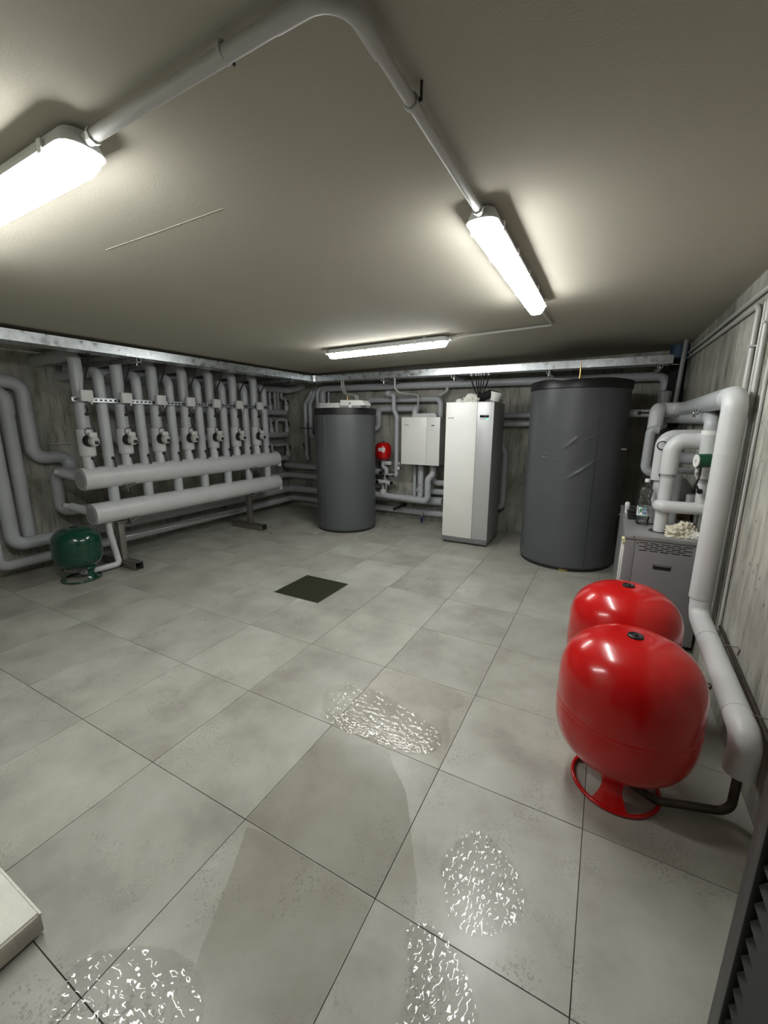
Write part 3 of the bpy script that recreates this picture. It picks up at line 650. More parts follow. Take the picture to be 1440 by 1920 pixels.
# pump and valve group below the small red vessel
t = thing('valve_group', 'cluster of grey sleeved valves below the small red vessel', 'valve group', (-2.56, 4.85, .5))
bm = B(); tube(bm, [(-2.58, 4.85, .97), (-2.58, 4.85, .86), (-2.52, 4.85, .83), (-2.52, 4.85, .74), (-2.55, 4.85, .62)], .034, rb=.03, seg=16); obj('zigzag_pipe', bm, PVC, t)
bm = B(); tube(bm, [(-2.55, 4.85, .64), (-2.56, 4.84, .46)], .042, seg=18); tube(bm, [(-2.66, 4.83, .625), (-2.44, 4.83, .61)], .036, seg=18); tube(bm, [(-2.56, 4.82, .50), (-2.56, 4.81, .43)], .055, seg=18); obj('tee_body', bm, PVCW, t)
for p in ((-2.60, 4.81, .77), (-2.47, 4.79, .72), (-2.435, 4.83, .61), (-2.66, 4.80, .62)):
    bm = B(); lathe(bm, [(0, -.022), (.028, -.018), (.03, .02), (0, .026)], p, 'y', 18); obj('valve_knob', bm, BLACK, t)
lever(t, -2.36, 4.775, .735, .0, -1); lever(t, -2.52, 4.77, .60, .08, -1, side=0)
bm = B(); tube(bm, [(-2.42, 4.765, .735), (-2.34, 4.765, .733)], .009, seg=8); obj('valve_lever', bm, BLACK, t)
bm = B(); box(bm, -2.53, 4.80, .90, -2.42, 4.85, .955, .008); obj('bracket_block', bm, PVCW, t)
t = thing('pressure_gauge', 'small round white-faced pressure gauge left below the wall cabinet', 'gauge', (-2.27, 4.78, .83))
bm = B(); lathe(bm, [(0, .02), (.03, .02), (.032, -.008), (.028, -.010), (0, -.010)], (-2.265, 4.76, .865), 'y', 24); obj('gauge_case', bm, BLACK, t)
bm = B(); lathe(bm, [(0, -.0115), (.026, -.0115), (.026, -.010), (0, -.010)], (-2.265, 4.76, .865), 'y', 24); obj('gauge_face', bm, DIALW, t)
bm = B(); box(bm, -2.268, 4.7465, .86, -2.264, 4.7480, .882); obj('needle', bm, BLACK, t)
bm = B(); tube(bm, [(-2.265, 4.785, .865), (-2.265, 4.80, .93), (-2.30, 4.80, .93)], .014, seg=10); tube(bm, [(-2.27, 4.77, .935), (-2.235, 4.77, .935)], .024, seg=14); obj('gauge_cock', bm, PVC, t)

# ------------------------------------------------------------------ tanks
def creased(cx, cy, R, H, z0, creases, nz=150, seg=180):
    def disp(a, z):
        d = 0.0
        for (a0, z0_, a1, z1_, h, wd) in creases:
            # distance to the crease segment on the unrolled surface
            px, pz = a*R, z; ax_, az = a0*R, z0_; bx_, bz = a1*R, z1_
            vx, vz = bx_-ax_, bz-az; L2 = vx*vx+vz*vz
            t = max(0, min(1, ((px-ax_)*vx+(pz-az)*vz)/L2)); dx, dz = px-ax_-t*vx, pz-az-t*vz
            q = math.hypot(dx, dz)
            if q < wd*3: d += 1.7*h*math.sin(PI*(.12+.76*t))*math.exp(-(q/wd)**2)
        return d+.0012*math.sin(3*a+z*2)+.0008*math.sin(7*a-5*z)
    prof = [(R-.012, z0), (R-.003, z0+.012)]+[(R, z0+.02+(H-.10-z0)*k/nz) for k in range(nz+1)]
    return lathe(B(), prof, (cx, cy, 0), 'z', seg, disp)
def D(d): return math.radians(d)
# big tank; angle measured from +X, the camera sees about 200..330 degrees
big = thing('buffer_tank', 'tall wide charcoal-jacketed buffer tank with black rim, right of centre', 'tank', (.205, 4.162, 0))
cr = [(D(277), 1.42, D(262), 1.30, .006, .008), (D(302), 1.45, D(282), 1.38, .004, .008), (D(300), 1.20, D(270), 1.00, .007, .009), (D(298), 1.16, D(288), 1.10, .003, .007),
      (D(243), 1.235, D(235), 1.24, .005, .006), (D(242), 1.19, D(235), 1.20, .005, .006), (D(254), 1.19, D(251), 1.19, .004, .006), (D(240), 1.47, D(236), 1.47, .003, .006),
      (D(235), .76, D(229), .79, .004, .006), (D(284), .74, D(273), .72, .003, .006), (D(240), 1.97, D(234), 1.93, .003, .008), (D(266), 1.06, D(262), 1.05, .003, .006), (D(250), .85, D(246), .86, .003, .006)]
obj('insulation_jacket', creased(.205, 4.162, .493, 1.99, .03, cr, 170, 220), TANKG, big)
bm = B(); lathe(bm, [(0, 1.955), (.40, 1.965), (.47, 1.985), (.496, 1.985), (.503, 1.975), (.503, 1.90), (.497, 1.895)], (.205, 4.162, 0), 'z', 90, lambda a, z: .0)
for v in bm.verts:
    a = math.atan2(v.co.y-4.162, v.co.x-.205)
    if v.co.z > 1.95 and (v.co-Vector((.205, 4.162, v.co.z))).length > .3: v.co.z += -.012*math.exp(-((a+1.85)/.16)**2)+.004*math.sin(5*a)
obj('black_lid', bm, BLACK, big)
bm = B(); lathe(bm, [(.46, .0), (.478, .0), (.478, .035), (.46, .035)], (.205, 4.162, 0), 'z', 80); obj('base_ring', bm, BLACK, big)
bm = B()
for k in range(16):
    z0 = .06+k*.114; a = D(298)
    box(bm, .205+.494*math.cos(a)-.001, 4.162+.494*math.sin(a)-.001, z0, .205+.497*math.cos(a)+.001, 4.162+.497*math.sin(a)+.001, z0+.113)
obj('zip_seam', bm, BLACK, big)
bm = B(); box(bm, .20, 3.668, .004, .29, 3.70, .022, .004); obj('foil_tab', bm, BRASS, big)
bm = B(); lathe(bm, [(0, 0), (.012, 0), (.012, .05), (0, .052)], (.655, 3.95, 1.30), 'x', 12); obj('probe_tip', bm, CHROME, big)
small = thing('buffer_tank', 'shorter slimmer charcoal-jacketed tank with black rim, left of the white cabinets', 'tank', (-2.866, 4.213, 0))
# creases seen at roughly 250..330 degrees
cr = [(D(314), .93, D(310), .915, .006, .007), (D(303), .90, D(298), .89, .004, .006), (D(318), .38, D(313), .35, .006, .007), (D(333), .22, D(324), .08, .004, .007), (D(292), .88, D(282), .87, .002, .006), (D(307), 1.58, D(300), 1.52, .002, .012)]
obj('insulation_jacket', creased(-2.866, 4.213, .436, 1.745, .025, cr, 120, 160), TANKG, small)
bm = B(); lathe(bm, [(0, 1.735), (.43, 1.745), (.446, 1.74), (.446, 1.66), (.438, 1.655)], (-2.866, 4.213, 0), 'z', 80); obj('black_lid', bm, BLACK, small)
bm = B(); lathe(bm, [(.40, 0), (.424, 0), (.424, .03), (.40, .03)], (-2.866, 4.213, 0), 'z', 70); obj('base_ring', bm, BLACK, small)
bm = B(); a = D(262); box(bm, -2.866+.438*math.cos(a)-.012, 4.213+.438*math.sin(a)-.002, .06, -2.866+.438*math.cos(a)+.012, 4.213+.438*math.sin(a)+.002, 1.64, .001); obj('jacket_seam', bm, TANKG, small)
# things on the smaller tank
zt = 1.744
t = thing('document_stack', 'loose stack of white papers on top of the smaller charcoal tank', 'papers', (-2.95, 3.98, zt))
rnd = random.Random(3)
for k in range(6):
    bm = B(); z = zt+.002+k*.011; dx = rnd.uniform(-.02, .02); box(bm, -3.09+dx, 3.90+rnd.uniform(-.01, .01), z, -2.775+dx*.4, 4.11, z+.009, .001); rot_bm(bm, (-2.93, 4.0, 0), rnd.uniform(-.03, .03)); obj('paper_bundle', bm, PAPER, t)
bm = B(); tube(bm, [(-3.06, 3.94, zt+.05), (-3.14, 3.92, zt+.055), (-3.18, 3.93, zt+.045)], .003, seg=6, rb=.02); tube(bm, [(-3.06, 3.94, zt+.03), (-3.12, 3.915, zt+.025)], .003, seg=6)
tag(obj('wire_offcut', bm, CHROME), 'thin shiny wire sticking out left of the papers on the smaller tank', 'wire')
t = thing('control_box', 'flat white box with sloped right end on top of the smaller charcoal tank', 'box', (-2.57, 4.0, zt))
bm = B()
vs = [(-2.755, zt+.03), (-2.42, zt+.03), (-2.375, zt+.03), (-2.375, zt+.05), (-2.42, zt+.095), (-2.755, zt+.105)]
lo = [bm.verts.new((x, 3.93, z)) for x, z in vs]; hi = [bm.verts.new((x, 4.10, z)) for x, z in vs]; bm.faces.new(lo); bm.faces.new(hi[::-1])
for i in range(6): bm.faces.new((lo[i], lo[(i+1) % 6], hi[(i+1) % 6], hi[i]))
bmesh.ops.recalc_face_normals(bm, faces=bm.faces); obj('box_cover', bm, WHITE, t)
bm = B(); box(bm, -2.75, 3.935, zt, -2.44, 4.09, zt+.03); obj('box_base', bm, GREYC, t)
bm = B(); lathe(bm, [(0, -.006), (.010, -.006), (.010, .006), (0, .006)], (-2.60, 3.928, zt+.06), 'y', 12); obj('knockout', bm, BLACK, t)
bm = B(); box(bm, -2.62, 3.915, zt+.002, -2.57, 3.93, zt+.028, .006); obj('cable_clip', bm, PAPER, t)
bm = B(); tube(bm, [(-2.70, 4.02, zt+.10), (-2.70, 4.02, zt+.15)], .008, seg=10); tube(bm, [(-2.70, 4.02, zt+.15), (-2.70, 4.02, zt+.165)], .012, seg=10)
tag(obj('vent_plug', bm, BRASS), 'tiny brass air vent above the flat white box', 'air vent')
for dx, lb in ((0, 'left'), (.035, 'right')):
    pipe('slim bent metal conduit from the back trunking to the smaller tank, %s of the pair' % lb, [(-3.115+dx, 4.50, ZT0+.01), (-3.10+dx, 4.50, 2.03), (-3.04+dx, 4.47, 1.965), (-2.80+dx, 4.40, 1.93), (-2.775+dx, 4.38, 1.72)], .011, rb=.05, m=COND, cat='conduit', group='bent conduits above the smaller tank', seg=12)
pipe('slim bent conduit dropping from the back trunking towards the wall cabinet', [(-2.21, 4.50, ZT0+.01), (-2.21, 4.50, 2.02), (-2.16, 4.55, 1.965), (-2.00, 4.85, 1.95), (-2.00, 4.87, 1.5)], .012, rb=.05, m=COND, cat='conduit', seg=12)
bm = B(); tube(bm, [(.19, 4.20, 2.20), (.19, 4.20, 2.13)], .006, seg=8); tube(bm, [(.19, 4.20, 2.13), (.19, 4.20, 2.03)], .011, seg=8); tube(bm, [(.19, 4.20, 2.03), (.19, 4.20, 1.985)], .017, seg=12)
tag(obj('vent_valve', bm, BRASS), 'brass automatic vent standing on the big charcoal tank', 'vent')

# ------------------------------------------------------------------ white cabinets
def text(s, size, loc, rotx, m, parent, name='lettering'):
    cu = bpy.data.curves.new('t', 'FONT'); cu.body = s; cu.size = size; cu.extrude = .0006; cu.resolution_u = 3
    o = bpy.data.objects.new('t', cu); COL.objects.link(o); bpy.context.view_layer.update()
    me = bpy.data.meshes.new_from_object(o.evaluated_get(bpy.context.evaluated_depsgraph_get())); bpy.data.objects.remove(o)
    me.transform(Matrix.Translation(Vector(loc)-ORG[parent.name]) @ Matrix.Rotation(rotx, 4, 'X')); me.materials.clear(); me.materials.append(m)
    q = bpy.data.objects.new(name, me); COL.objects.link(q); q.parent = parent; ORG[q.name] = ORG[parent.name]; return q
cx0, cx1, cy0, cy1, ch = -1.297, -.700, 4.125, 4.70, 1.80
cab = thing('heat_pump_cabinet', 'tall white floor-standing heat pump cabinet with silver stripe and small display', 'cabinet', ((cx0+cx1)/2, (cy0+cy1)/2, 0))
obj('body', box(B(), cx0+.004, cy0+.022, .03, cx1-.002, cy1, ch-.004, .004), GREYC, cab)
xs = cx0+.395
obj('door_panel', box(B(), cx0, cy0, .085, xs-.001, cy0+.022, ch, .004), WHITE, cab)
obj('side_panel', box(B(), xs+.001, cy0, .085, cx1, cy0+.022, ch-.004, .004), SILV, cab, label='silver vertical panel')
obj('plinth', box(B(), cx0, cy0+.004, .022, cx1, cy0+.03, .083, .002), PLINTH, cab)
obj('plinth_mark', box(B(), cx1-.15, cy0+.0025, .055, cx1-.05, cy0+.005, .066), BTOP, cab)
for fx in (cx0+.03, (cx0+cx1)/2, cx1-.03):
    bm = B(); lathe(bm, [(0, 0), (.02, 0), (.02, .008), (.009, .012), (.009, .04), (0, .04)], (fx, cy0+.05, 0), 'z', 14); obj('foot', bm, BLACK, cab)
for fx in (cx0+.03, cx1-.03):
    bm = B(); lathe(bm, [(0, 0), (.02, 0), (.02, .008), (.009, .012), (.009, .04), (0, .04)], (fx, cy1-.05, 0), 'z', 14); obj('foot', bm, BLACK, cab)
obj('display', box(B(), xs+.035, cy0-.002, 1.615, xs+.145, cy0+.002, 1.645, .001), DISP, cab)
d = obj('display_bar', box(B(), xs+.035, cy0-.0015, 1.597, xs+.12, cy0+.002, 1.602), INK, cab)
obj('status_light', box(B(), xs+.112, cy0-.0022, 1.590, xs+.138, cy0+.002, 1.606, .002), LEDG, cab)
obj('logo_square', box(B(), cx0+.03, cy0-.0008, 1.603, cx0+.043, cy0+.001, 1.616), INK, cab)
text('NIBE', .026, (cx0+.05, cy0-.0006, 1.601), PI/2, INK, cab)
obj('top_strip', box(B(), xs+.005, cy0+.001, ch-.006, cx1-.004, cy0+.06, ch+.004, .002), GREYC, cab)
# six cables into the cabinet
for k, x in enumerate((-1.105, -1.045, -1.012, -.978, -.942, -.885)):
    t = thing('cable_drop', 'black cable fanning from trunking gland down to the tall white cabinet, %s' % ['leftmost', 'second from left', 'third from left', 'third from right', 'second from right', 'rightmost'][k], 'cable', (x, 4.5, ZT0-.03), 'black cables fanning down to the tall white cabinet')
    bm = B(); lathe(bm, [(0, -.028), (.010 if k in (1, 2, 3, 4) else .016, -.026), (.012 if k in (1, 2, 3, 4) else .019, 0), (0, .003)], (x, 4.50, ZT0), 'z', 10); obj('gland', bm, HOUS, t)
    bm = B(); q = -.955+(x+.98)*.12; tube(bm, [(x, 4.50, ZT0-.02), (x+(q-x)*.12, 4.49, ZT0-.11), (q+(x-q)*.25, 4.42, ZT0-.26), (q, 4.40, ch+.01)], .0095 if k in (0, 5) else .007, rb=.1, seg=8); obj('cable', bm, BLACK, t)
zz = ch+.001
bm = crumple(-.98, 4.42, zz, .09, .06, .035, 5, .3); tag(obj('cable_tangle', bm, RUBBER), 'black tangle of cable ends lying on the tall white cabinet', 'cables')
bm = B(); tube(bm, [(-.93, 4.42, zz+.065), (-.84, 4.42, zz+.105), (-.775, 4.44, zz+.075), (-.77, 4.5, zz+.06)], [.05]*2+[.055]*2, seg=20)
tag(obj('black_hose_coil', bm, RUBBER), 'black rubber foam hose bunched on the tall white cabinet', 'hose')
for i, (x, y, z, lb) in enumerate(((-1.165, 4.24, zz, 'lower left'), (-1.10, 4.33, zz+.035, 'upper'))):
    bm = B(); lathe(bm, [(0, 0), (.05, 0), (.053, .012), (.042, .034), (.02, .046), (0, .048)], (x, y, z if i == 0 else zz+.0), 'z', 24)
    if i: bmesh.ops.translate(bm, vec=(0, 0, .03), verts=bm.verts); rot_bm(bm, (x, y, z+.03), -.3, 'Y')
    tag(obj('plastic_dome', bm, WHITE), 'small white domed plastic cap on the tall white cabinet, %s of two' % lb, 'cap', 'white caps on the tall cabinet')
bm = crumple(-1.02, 4.24, zz, .085, .05, .075, 11, .5); tag(obj('crumpled_tissue', bm, WCLOTH), 'crumpled white tissue on the front edge of the tall white cabinet', 'tissue')
bm = B(); P = [(.0, 0), (.055, 0), (.062, .05), (.072, .10)]; lathe(bm, [(.056, 0), (.060, .05), (.070, .105), (.067, .105), (.057, .05), (.053, .004), (0, .004)], (-.735, 4.27, zz+.01), 'z', 20, lambda a, z: .008*math.sin(3*a+20*z))
rot_bm(bm, (-.735, 4.27, zz+.03), .25, 'Y'); tag(obj('paper_sleeve', bm, PAPER), 'dented open white paper sleeve on the right edge of the tall white cabinet', 'paper')
bm = crumple(-.715, 4.40, zz-.002, .045, .05, .04, 21, .25); tag(obj('grey_glove', bm, GREYC), 'grey crumpled glove behind the paper sleeve on the tall cabinet', 'glove')

wx0, wx1, wy0, wy1, wz0, wz1 = -2.170, -1.570, 4.65, 5.10, .945, 1.627
wc = thing('wall_cabinet', 'white two-door wall-hung cabinet between the tanks and the tall cabinet', 'cabinet', ((wx0+wx1)/2, 4.9, wz0))
obj('body', box(B(), wx0+.006, wy0+.02, wz0+.006, wx1-.002, wy1, wz1-.004, .003), GREYC, wc)
xs2 = wx0+.402
obj('cabinet_door', box(B(), wx0, wy0, wz0, xs2-.0012, wy0+.02, wz1, .003), WHITE, wc)
obj('cabinet_door', box(B(), xs2+.0012, wy0, wz0, wx1, wy0+.02, wz1, .003), WHITE, wc)
text('NIBE', .027, (wx0+.062, wy0-.0005, wz1-.122), PI/2, INK, wc)
obj('logo_square', box(B(), wx0+.038, wy0-.0008, wz1-.118, wx0+.048, wy0+.001, wz1-.108), INK, wc)
obj('name_plate', box(B(), wx0+.468, wy0-.0008, wz1-.124, wx0+.515, wy0+.001, wz1-.108), INK, wc)
bm = B(); vs = [(wx0+.15, wz1+.002), (wx1-.08, wz1+.002), (wx1-.075, wz1+.02), (wx1-.10, wz1+.055), (wx0+.16, wz1+.05)]
lo = [bm.verts.new((x, 4.70, z)) for x, z in vs]; hi = [bm.verts.new((x, 4.80, z)) for x, z in vs]; bm.faces.new(lo); bm.faces.new(hi[::-1])
for i in range(5): bm.faces.new((lo[i], lo[(i+1) % 5], hi[(i+1) % 5], hi[i]))
bmesh.ops.recalc_face_normals(bm, faces=bm.faces); tag(obj('white_duct_cover', bm, PVCW), 'off-white plastic cover lying on top of the wall cabinet', 'cover')

# ------------------------------------------------------------------ expansion vessels
def vessel(label, c, R, z0, z1, ringR, m, seamz, cat='expansion vessel', group=None, nleg=3, ph=0.0):
    x, y = c; t = thing('expansion_vessel', label, cat, (x, y, 0), group)
    H = z1-z0; hd = min(H*.40, R*.86); prof = []; ex = .80
    for k in range(17):
        a = PI/2*k/16; prof.append((R*math.sin(a)**ex if k else 0, z0+hd*(1-math.cos(a)**ex if k < 16 else 1)))
    zs = seamz
    prof += [(R, zs-.012), (R-.0010, zs-.006), (R+.0012, zs), (R-.0010, zs+.006), (R, zs+.012)]
    up_ = []
    for k in range(17):
        a = PI/2*k/16; up_.append((R*math.sin(a)**ex if k else 0, z1-hd*(1-math.cos(a)**ex if k < 16 else 1)))
    prof += up_[::-1]
    bm = B(); lathe(bm, prof, (x, y, 0), 'z', 64); obj('shell', bm, m, t)
    bm = B(); n = 48; tube(bm, [(x+ringR*math.cos(2*PI*k/n), y+ringR*math.sin(2*PI*k/n), .0095) for k in range(n+1)], .0085, seg=10, caps=False); obj('floor_ring', bm, m, t)
    for q in range(nleg):
        a0 = ph+2*PI*q/nleg; bm = B(); rows = []
        zt_ = z0+hd*.30
        for k in range(9):
            s = k/8; z = .012+(zt_-.012)*s; rr = ringR*(1-.20*math.sin(PI*min(1, s*1.25))) if s < .8 else ringR*(.80+(s-.8)*.9)
            wd = .42-.14*math.sin(PI*s)
            rows.append([(rr+o, a0+wd*(j/6-.5)*2, z) for o in (0, -.003) for j in range(7)])
        V = [[bm.verts.new((x+r*math.cos(a), y+r*math.sin(a), z)) for r, a, z in rw] for rw in rows]
        for i in range(8):
            for j in range(6):
                bm.faces.new((V[i][j], V[i][j+1], V[i+1][j+1], V[i+1][j])); bm.faces.new((V[i][7+j+1], V[i][7+j], V[i+1][7+j], V[i+1][7+j+1]))
            bm.faces.new((V[i][0], V[i+1][0], V[i+1][7], V[i][7])); bm.faces.new((V[i][6], V[i][13], V[i+1][13], V[i+1][6]))
        bmesh.ops.recalc_face_normals(bm, faces=bm.faces); obj('leg', bm, m, t)
    bm = B(); lathe(bm, [(0, z1+.012), (.008, z1+.012), (.012, z1+.004), (.020, z1+.003), (.024, z1+.008), (.029, z1+.006), (.031, z1-.002), (.030, z1-.006)], (x, y, 0), 'z', 28); obj('valve_cap', bm, BLACK, t)
    return t
V1 = vessel('large glossy red expansion vessel nearest to the viewer, standing on a ring foot', (.711, .900), .268, .125, .715, .169, RED, .40, group='large red expansion vessels', ph=D(262))
V2 = vessel('large glossy red expansion vessel standing behind the nearest red one', (.706, 1.50), .268, .125, .715, .169, RED, .40, group='large red expansion vessels', ph=D(250))
gv = vessel('dark green round expansion vessel on the floor at the left under the headers', (-4.03, 1.10), .212, .115, .535, .165, GREEN, .27, ph=D(255))
sr = thing('expansion_vessel', 'small red expansion vessel with white label right of the smaller charcoal tank', 'expansion vessel', (-2.58, 4.85, .96))
bm = B(); R = .128; prof = [(0, .965), (.05, .967), (.095, .985), (.12, 1.015), (R, 1.05), (R, 1.085), (R+.003, 1.09), (R, 1.095), (R, 1.16), (.12, 1.20), (.09, 1.235), (.04, 1.248), (0, 1.25)]
lathe(bm, prof, (-2.58, 4.85, 0), 'z', 48); obj('shell', bm, RED, sr)
bm = B()
for j in range(8):
    a0, a1 = D(262+6*j), D(268+6*j); vs = [bm.verts.new((-2.58+(R+.0015)*math.cos(a), 4.85+(R+.0015)*math.sin(a), z)) for a, z in ((a0, 1.115), (a1, 1.115), (a1, 1.165), (a0, 1.165))]; bm.faces.new(vs)
obj('white_label', bm, PAPER, sr)
for k, zq in enumerate((1.152, 1.137, 1.124)):
    bm = B()
    for j in range(6 if k < 2 else 4):
        a0, a1 = D(268+6*j), D(273+6*j); vs = [bm.verts.new((-2.58+(R+.0025)*math.cos(a), 4.85+(R+.0025)*math.sin(a), z)) for a, z in ((a0, zq-.003), (a1, zq-.003), (a1, zq+.003), (a0, zq+.003))]; bm.faces.new(vs)
    obj('print_line', bm, INK, sr)
bm = B(); lathe(bm, [(0, 0), (.022, 0), (.022, .012), (0, .014)], (-2.58, 4.85, 1.248), 'z', 16); obj('valve_cap', bm, BLACK, sr)
bm = B(); tube(bm, [(-4.05, 1.43, .52), (-4.05, 1.44, .36), (-4.05, 1.475, .12), (-4.0, 1.46, .05), (-4.03, 1.14, .05), (-4.03, 1.10, .09)], .031, rb=.06, seg=16)
tag(obj('vessel_pipe', bm, PVCW), 'light grey pipe curving from the lower header down to the green vessel', 'pipe')

# ------------------------------------------------------------------ right side: boiler cabinet and pipes
bx0, bx1, by0, by1, bh = .703, 1.18, 2.33, 3.52, .80
bo = thing('boiler_cabinet', 'low grey boiler cabinet with slotted vent and dark handle, behind the red vessels', 'boiler', ((bx0+bx1)/2, 2.9, 0))
obj('body', box(B(), bx0+.01, by0+.02, .04, bx1, by1, bh-.03, .003), BTOP, bo)
obj('base', box(B(), bx0+.03, by0+.05, 0, bx1-.02, by1-.03, .04), BLACK, bo)
obj('top_plate', box(B(), bx0, by0-.004, bh-.03, bx1, by1, bh, .004), BTOP, bo)
obj('corner_panel', box(B(), bx0+.005, by0, .05, bx0+.068, by0+.02, bh-.034, .002), BOIL, bo)
fp = obj('front_panel', box(B(), bx0+.070, by0, .05, bx1, by0+.02, bh-.034, .002), BOIL, bo)
for r in range(5):
    for c in range(5):
        bm = B(); x = bx0+.093+c*.063+(.03 if r % 2 else 0); z = bh-.045-r*.0135
        if x+.05 < bx1-.02 and not (r % 2 and c == 4): obj('vent_slot', box(bm, x, by0-.0012, z-.0035, x+.05, by0+.002, z+.0015), BLACK, fp)
obj('recessed_handle', box(B(), bx0+.19, by0-.0015, .575, bx0+.295, by0+.003, .61, .001), BLACK, fp)
obj('handle_lip', box(B(), bx0+.195, by0-.004, .60, bx0+.29, by0+.001, .607, .001), BOIL, fp)
for p in ((bx0+.055, by0-.006, bh-.012), (bx0+.082, by0-.002, bh-.05)):
    bm = B(); lathe(bm, [(0, -.003), (.0045, -.003), (.0045, .004), (0, .004)], p, 'y', 10); obj('screw', bm, STEEL, bo)
bm = B(); lathe(bm, [(0, -.012), (.004, -.012), (.005, .004), (0, .004)], (bx0-.004, 3.35, bh-.06), 'x', 8); obj('screw', bm, CHROME, bo)
for y0, y1, z0, z1, m_ in ((2.34, 2.44, .30, .74, WHITE), (2.34, 2.44, .05, .30, PUFOAM), (2.33, 2.41, .735, .765, PUFOAM)):
    bm = B(); box(bm, bx0-.012, y0, z0, bx0+.012, y1, z1, .004); bmesh.ops.subdivide_edges(bm, edges=bm.edges, cuts=2)
    for v in bm.verts: v.co.x += random.uniform(-.002, .002); v.co.y += random.uniform(-.004, .004)
    obj('sealing_strip', bm, m_, bo, label='strip of white board or yellowish foam on the side')
# plate on side
obj('side_panel', box(B(), bx0+.001, by0+.10, .05, bx0+.01, by1-.02, bh-.034), BTOP, bo)
def ringplate(p, R):
    bm = B(); lathe(bm, [(R+.022, 0), (R+.022, .003), (R-.01, .003), (R-.01, 0)], (p[0], p[1], bh), 'z', 30); return obj('pipe_collar', bm, BLACK, bo)
# U pipe from the boiler top
t = thing('flow_pipe', 'thick light grey pipe rising from the boiler top and bending right with a wide sleeve', 'pipe', (.925, 2.55, bh))
bm = B(); tube(bm, [(.925, 2.54, bh+.002), (.925, 2.54, 1.27)], .042, seg=28); obj('riser', bm, PVCW, t)
bm = B(); tube(bm, [(.925, 2.54, 1.215), (.925, 2.54, 1.445), (1.115, 2.54, 1.445)], .053, rb=.08, seg=32, n=12); obj('thick_bend', bm, PVCW, t)
bm = B(); tube(bm, [(.925, 2.54, 1.195), (.925, 2.54, 1.222)], .046, seg=28); obj('foam_joint', bm, FOAM, t)
ringplate((.925, 2.54), .046)
t = thing('return_pipe', 'light grey upright pipe with green actuator beside the tall corner pipe', 'pipe', (1.13, 2.50, .9))
bm = B(); tube(bm, [(1.10, 4.6, 1.60), (1.115, 2.62, 1.60), (1.115, 2.50, 1.58), (1.115, 2.50, 1.50)], .042, rb=.06, seg=24); obj('top_run', bm, PVC, t)
bm = B(); tube(bm, [(1.115, 2.50, 1.49), (1.125, 2.50, 1.20)], .048, seg=24); obj('upper_sleeve', bm, PVCW, t)
bm = B(); tube(bm, [(1.115, 2.50, 1.488), (1.115, 2.50, 1.515)], .049, seg=24); obj('tape_band', bm, PAPER, t)
bm = B(); tube(bm, [(1.125, 2.50, 1.20), (1.128, 2.50, 1.165)], .037, seg=20); obj('foam_joint', bm, FOAM, t)
bm = B(); tube(bm, [(1.126, 2.50, 1.18), (1.13, 2.50, .98)], .036, seg=24); obj('lower_sleeve', bm, PVCW, t)
bm = B(); tube(bm, [(1.14, 2.485, .995), (.905, 2.485, .99), (.90, 2.55, .99)], .042, rb=.047, seg=26)
tag(obj('cross_pipe', bm, PVCW), 'short light grey pipe bridging the boiler riser and the upright pipe', 'pipe')
t = thing('valve_actuator', 'green cylindrical valve actuator with white face on the upright pipe', 'valve actuator', (1.07, 2.42, 1.3))
bm = B(); tube(bm, [(1.050, 2.375, 1.325), (1.118, 2.39, 1.328)], .044, seg=30); obj('green_cap', bm, GREENP, t)
bm = B(); tube(bm, [(1.043, 2.373, 1.325), (1.051, 2.375, 1.325)], .041, seg=30); obj('white_face', bm, DIALW, t)
bm = B(); tube(bm, [(1.040, 2.372, 1.325), (1.044, 2.373, 1.325)], .012, seg=14); obj('face_button', bm, COND, t)
bm = B(); P = [(1.062, 2.40, 1.29), (1.062, 2.40, 1.24), (1.085, 2.42, 1.185)]
F = fillet(P, .04, 10); Q = []
for a, b in zip(F, F[1:]):
    for k in range(3): Q.append(a.lerp(b, k/3))
tube(bm, Q, [.010+.0022*(k % 2) for k in range(len(Q))], seg=12); obj('corrugated_hose', bm, COND, t)
bm = B(); tube(bm, [(1.080, 2.40, 1.285), (1.080, 2.40, 1.23), (1.070, 2.41, 1.165), (1.095, 2.42, 1.12)], .0065, seg=8); lathe(bm, [(0, -.012), (.016, -.010), (.018, .01), (0, .014)], (1.10, 2.43, 1.12), 'y', 14); obj('valve_lever', bm, BLACK, t)
# behind: second boiler riser with gauge and more bends
def gx(t):
    lever(t, .900, 2.73, 1.19, .10, 1, side=-.02)
    bm = B(); lathe(bm, [(.03, -.004), (.034, 0), (.03, .004), (.026, 0)], (.885, 2.735, 1.40), 'y', 20); obj('gauge_rim', bm, BLACK, t)
    bm = B(); tube(bm, [(.905, 2.80, .80), (.905, 2.80, 1.16)], .036, seg=20); obj('lower_sleeve', bm, PVCW, t)
pipe('light grey pipe close behind the boiler riser with a black lever and gauge', [(.895, 2.80, 1.14), (.895, 2.80, 1.46), (1.16, 2.86, 1.47)], .050, m=PVCW, rb=.07, extra=gx)
ringplate((.905, 2.80), .036)
pipe('grey pipe standing on the boiler farther back behind the riser', [(1.02, 2.93, .80), (1.02, 2.93, 1.18)], .046)
pipe('grey horizontal pipe seen through the pipe loop, upper one', [(.93, 2.95, 1.30), (1.17, 2.95, 1.30)], .046)
pipe('grey horizontal pipe seen through the pipe loop, lower one', [(.93, 3.15, 1.19), (1.17, 3.15, 1.18)], .024)
bm = B(); lathe(bm, [(0, -.12), (.10, -.10), (.17, -.03), (.17, .03), (.14, .12), (0, .16)], (1.05, 3.18, .97), 'y', 30)
bmesh.ops.scale(bm, vec=(.8, 1, 1), space=Matrix.Translation((-1.05, 0, 0)), verts=bm.verts)
tag(obj('flue_elbow', bm, GREYC), 'rounded dark grey flue elbow behind the pipe loop on the boiler', 'flue')
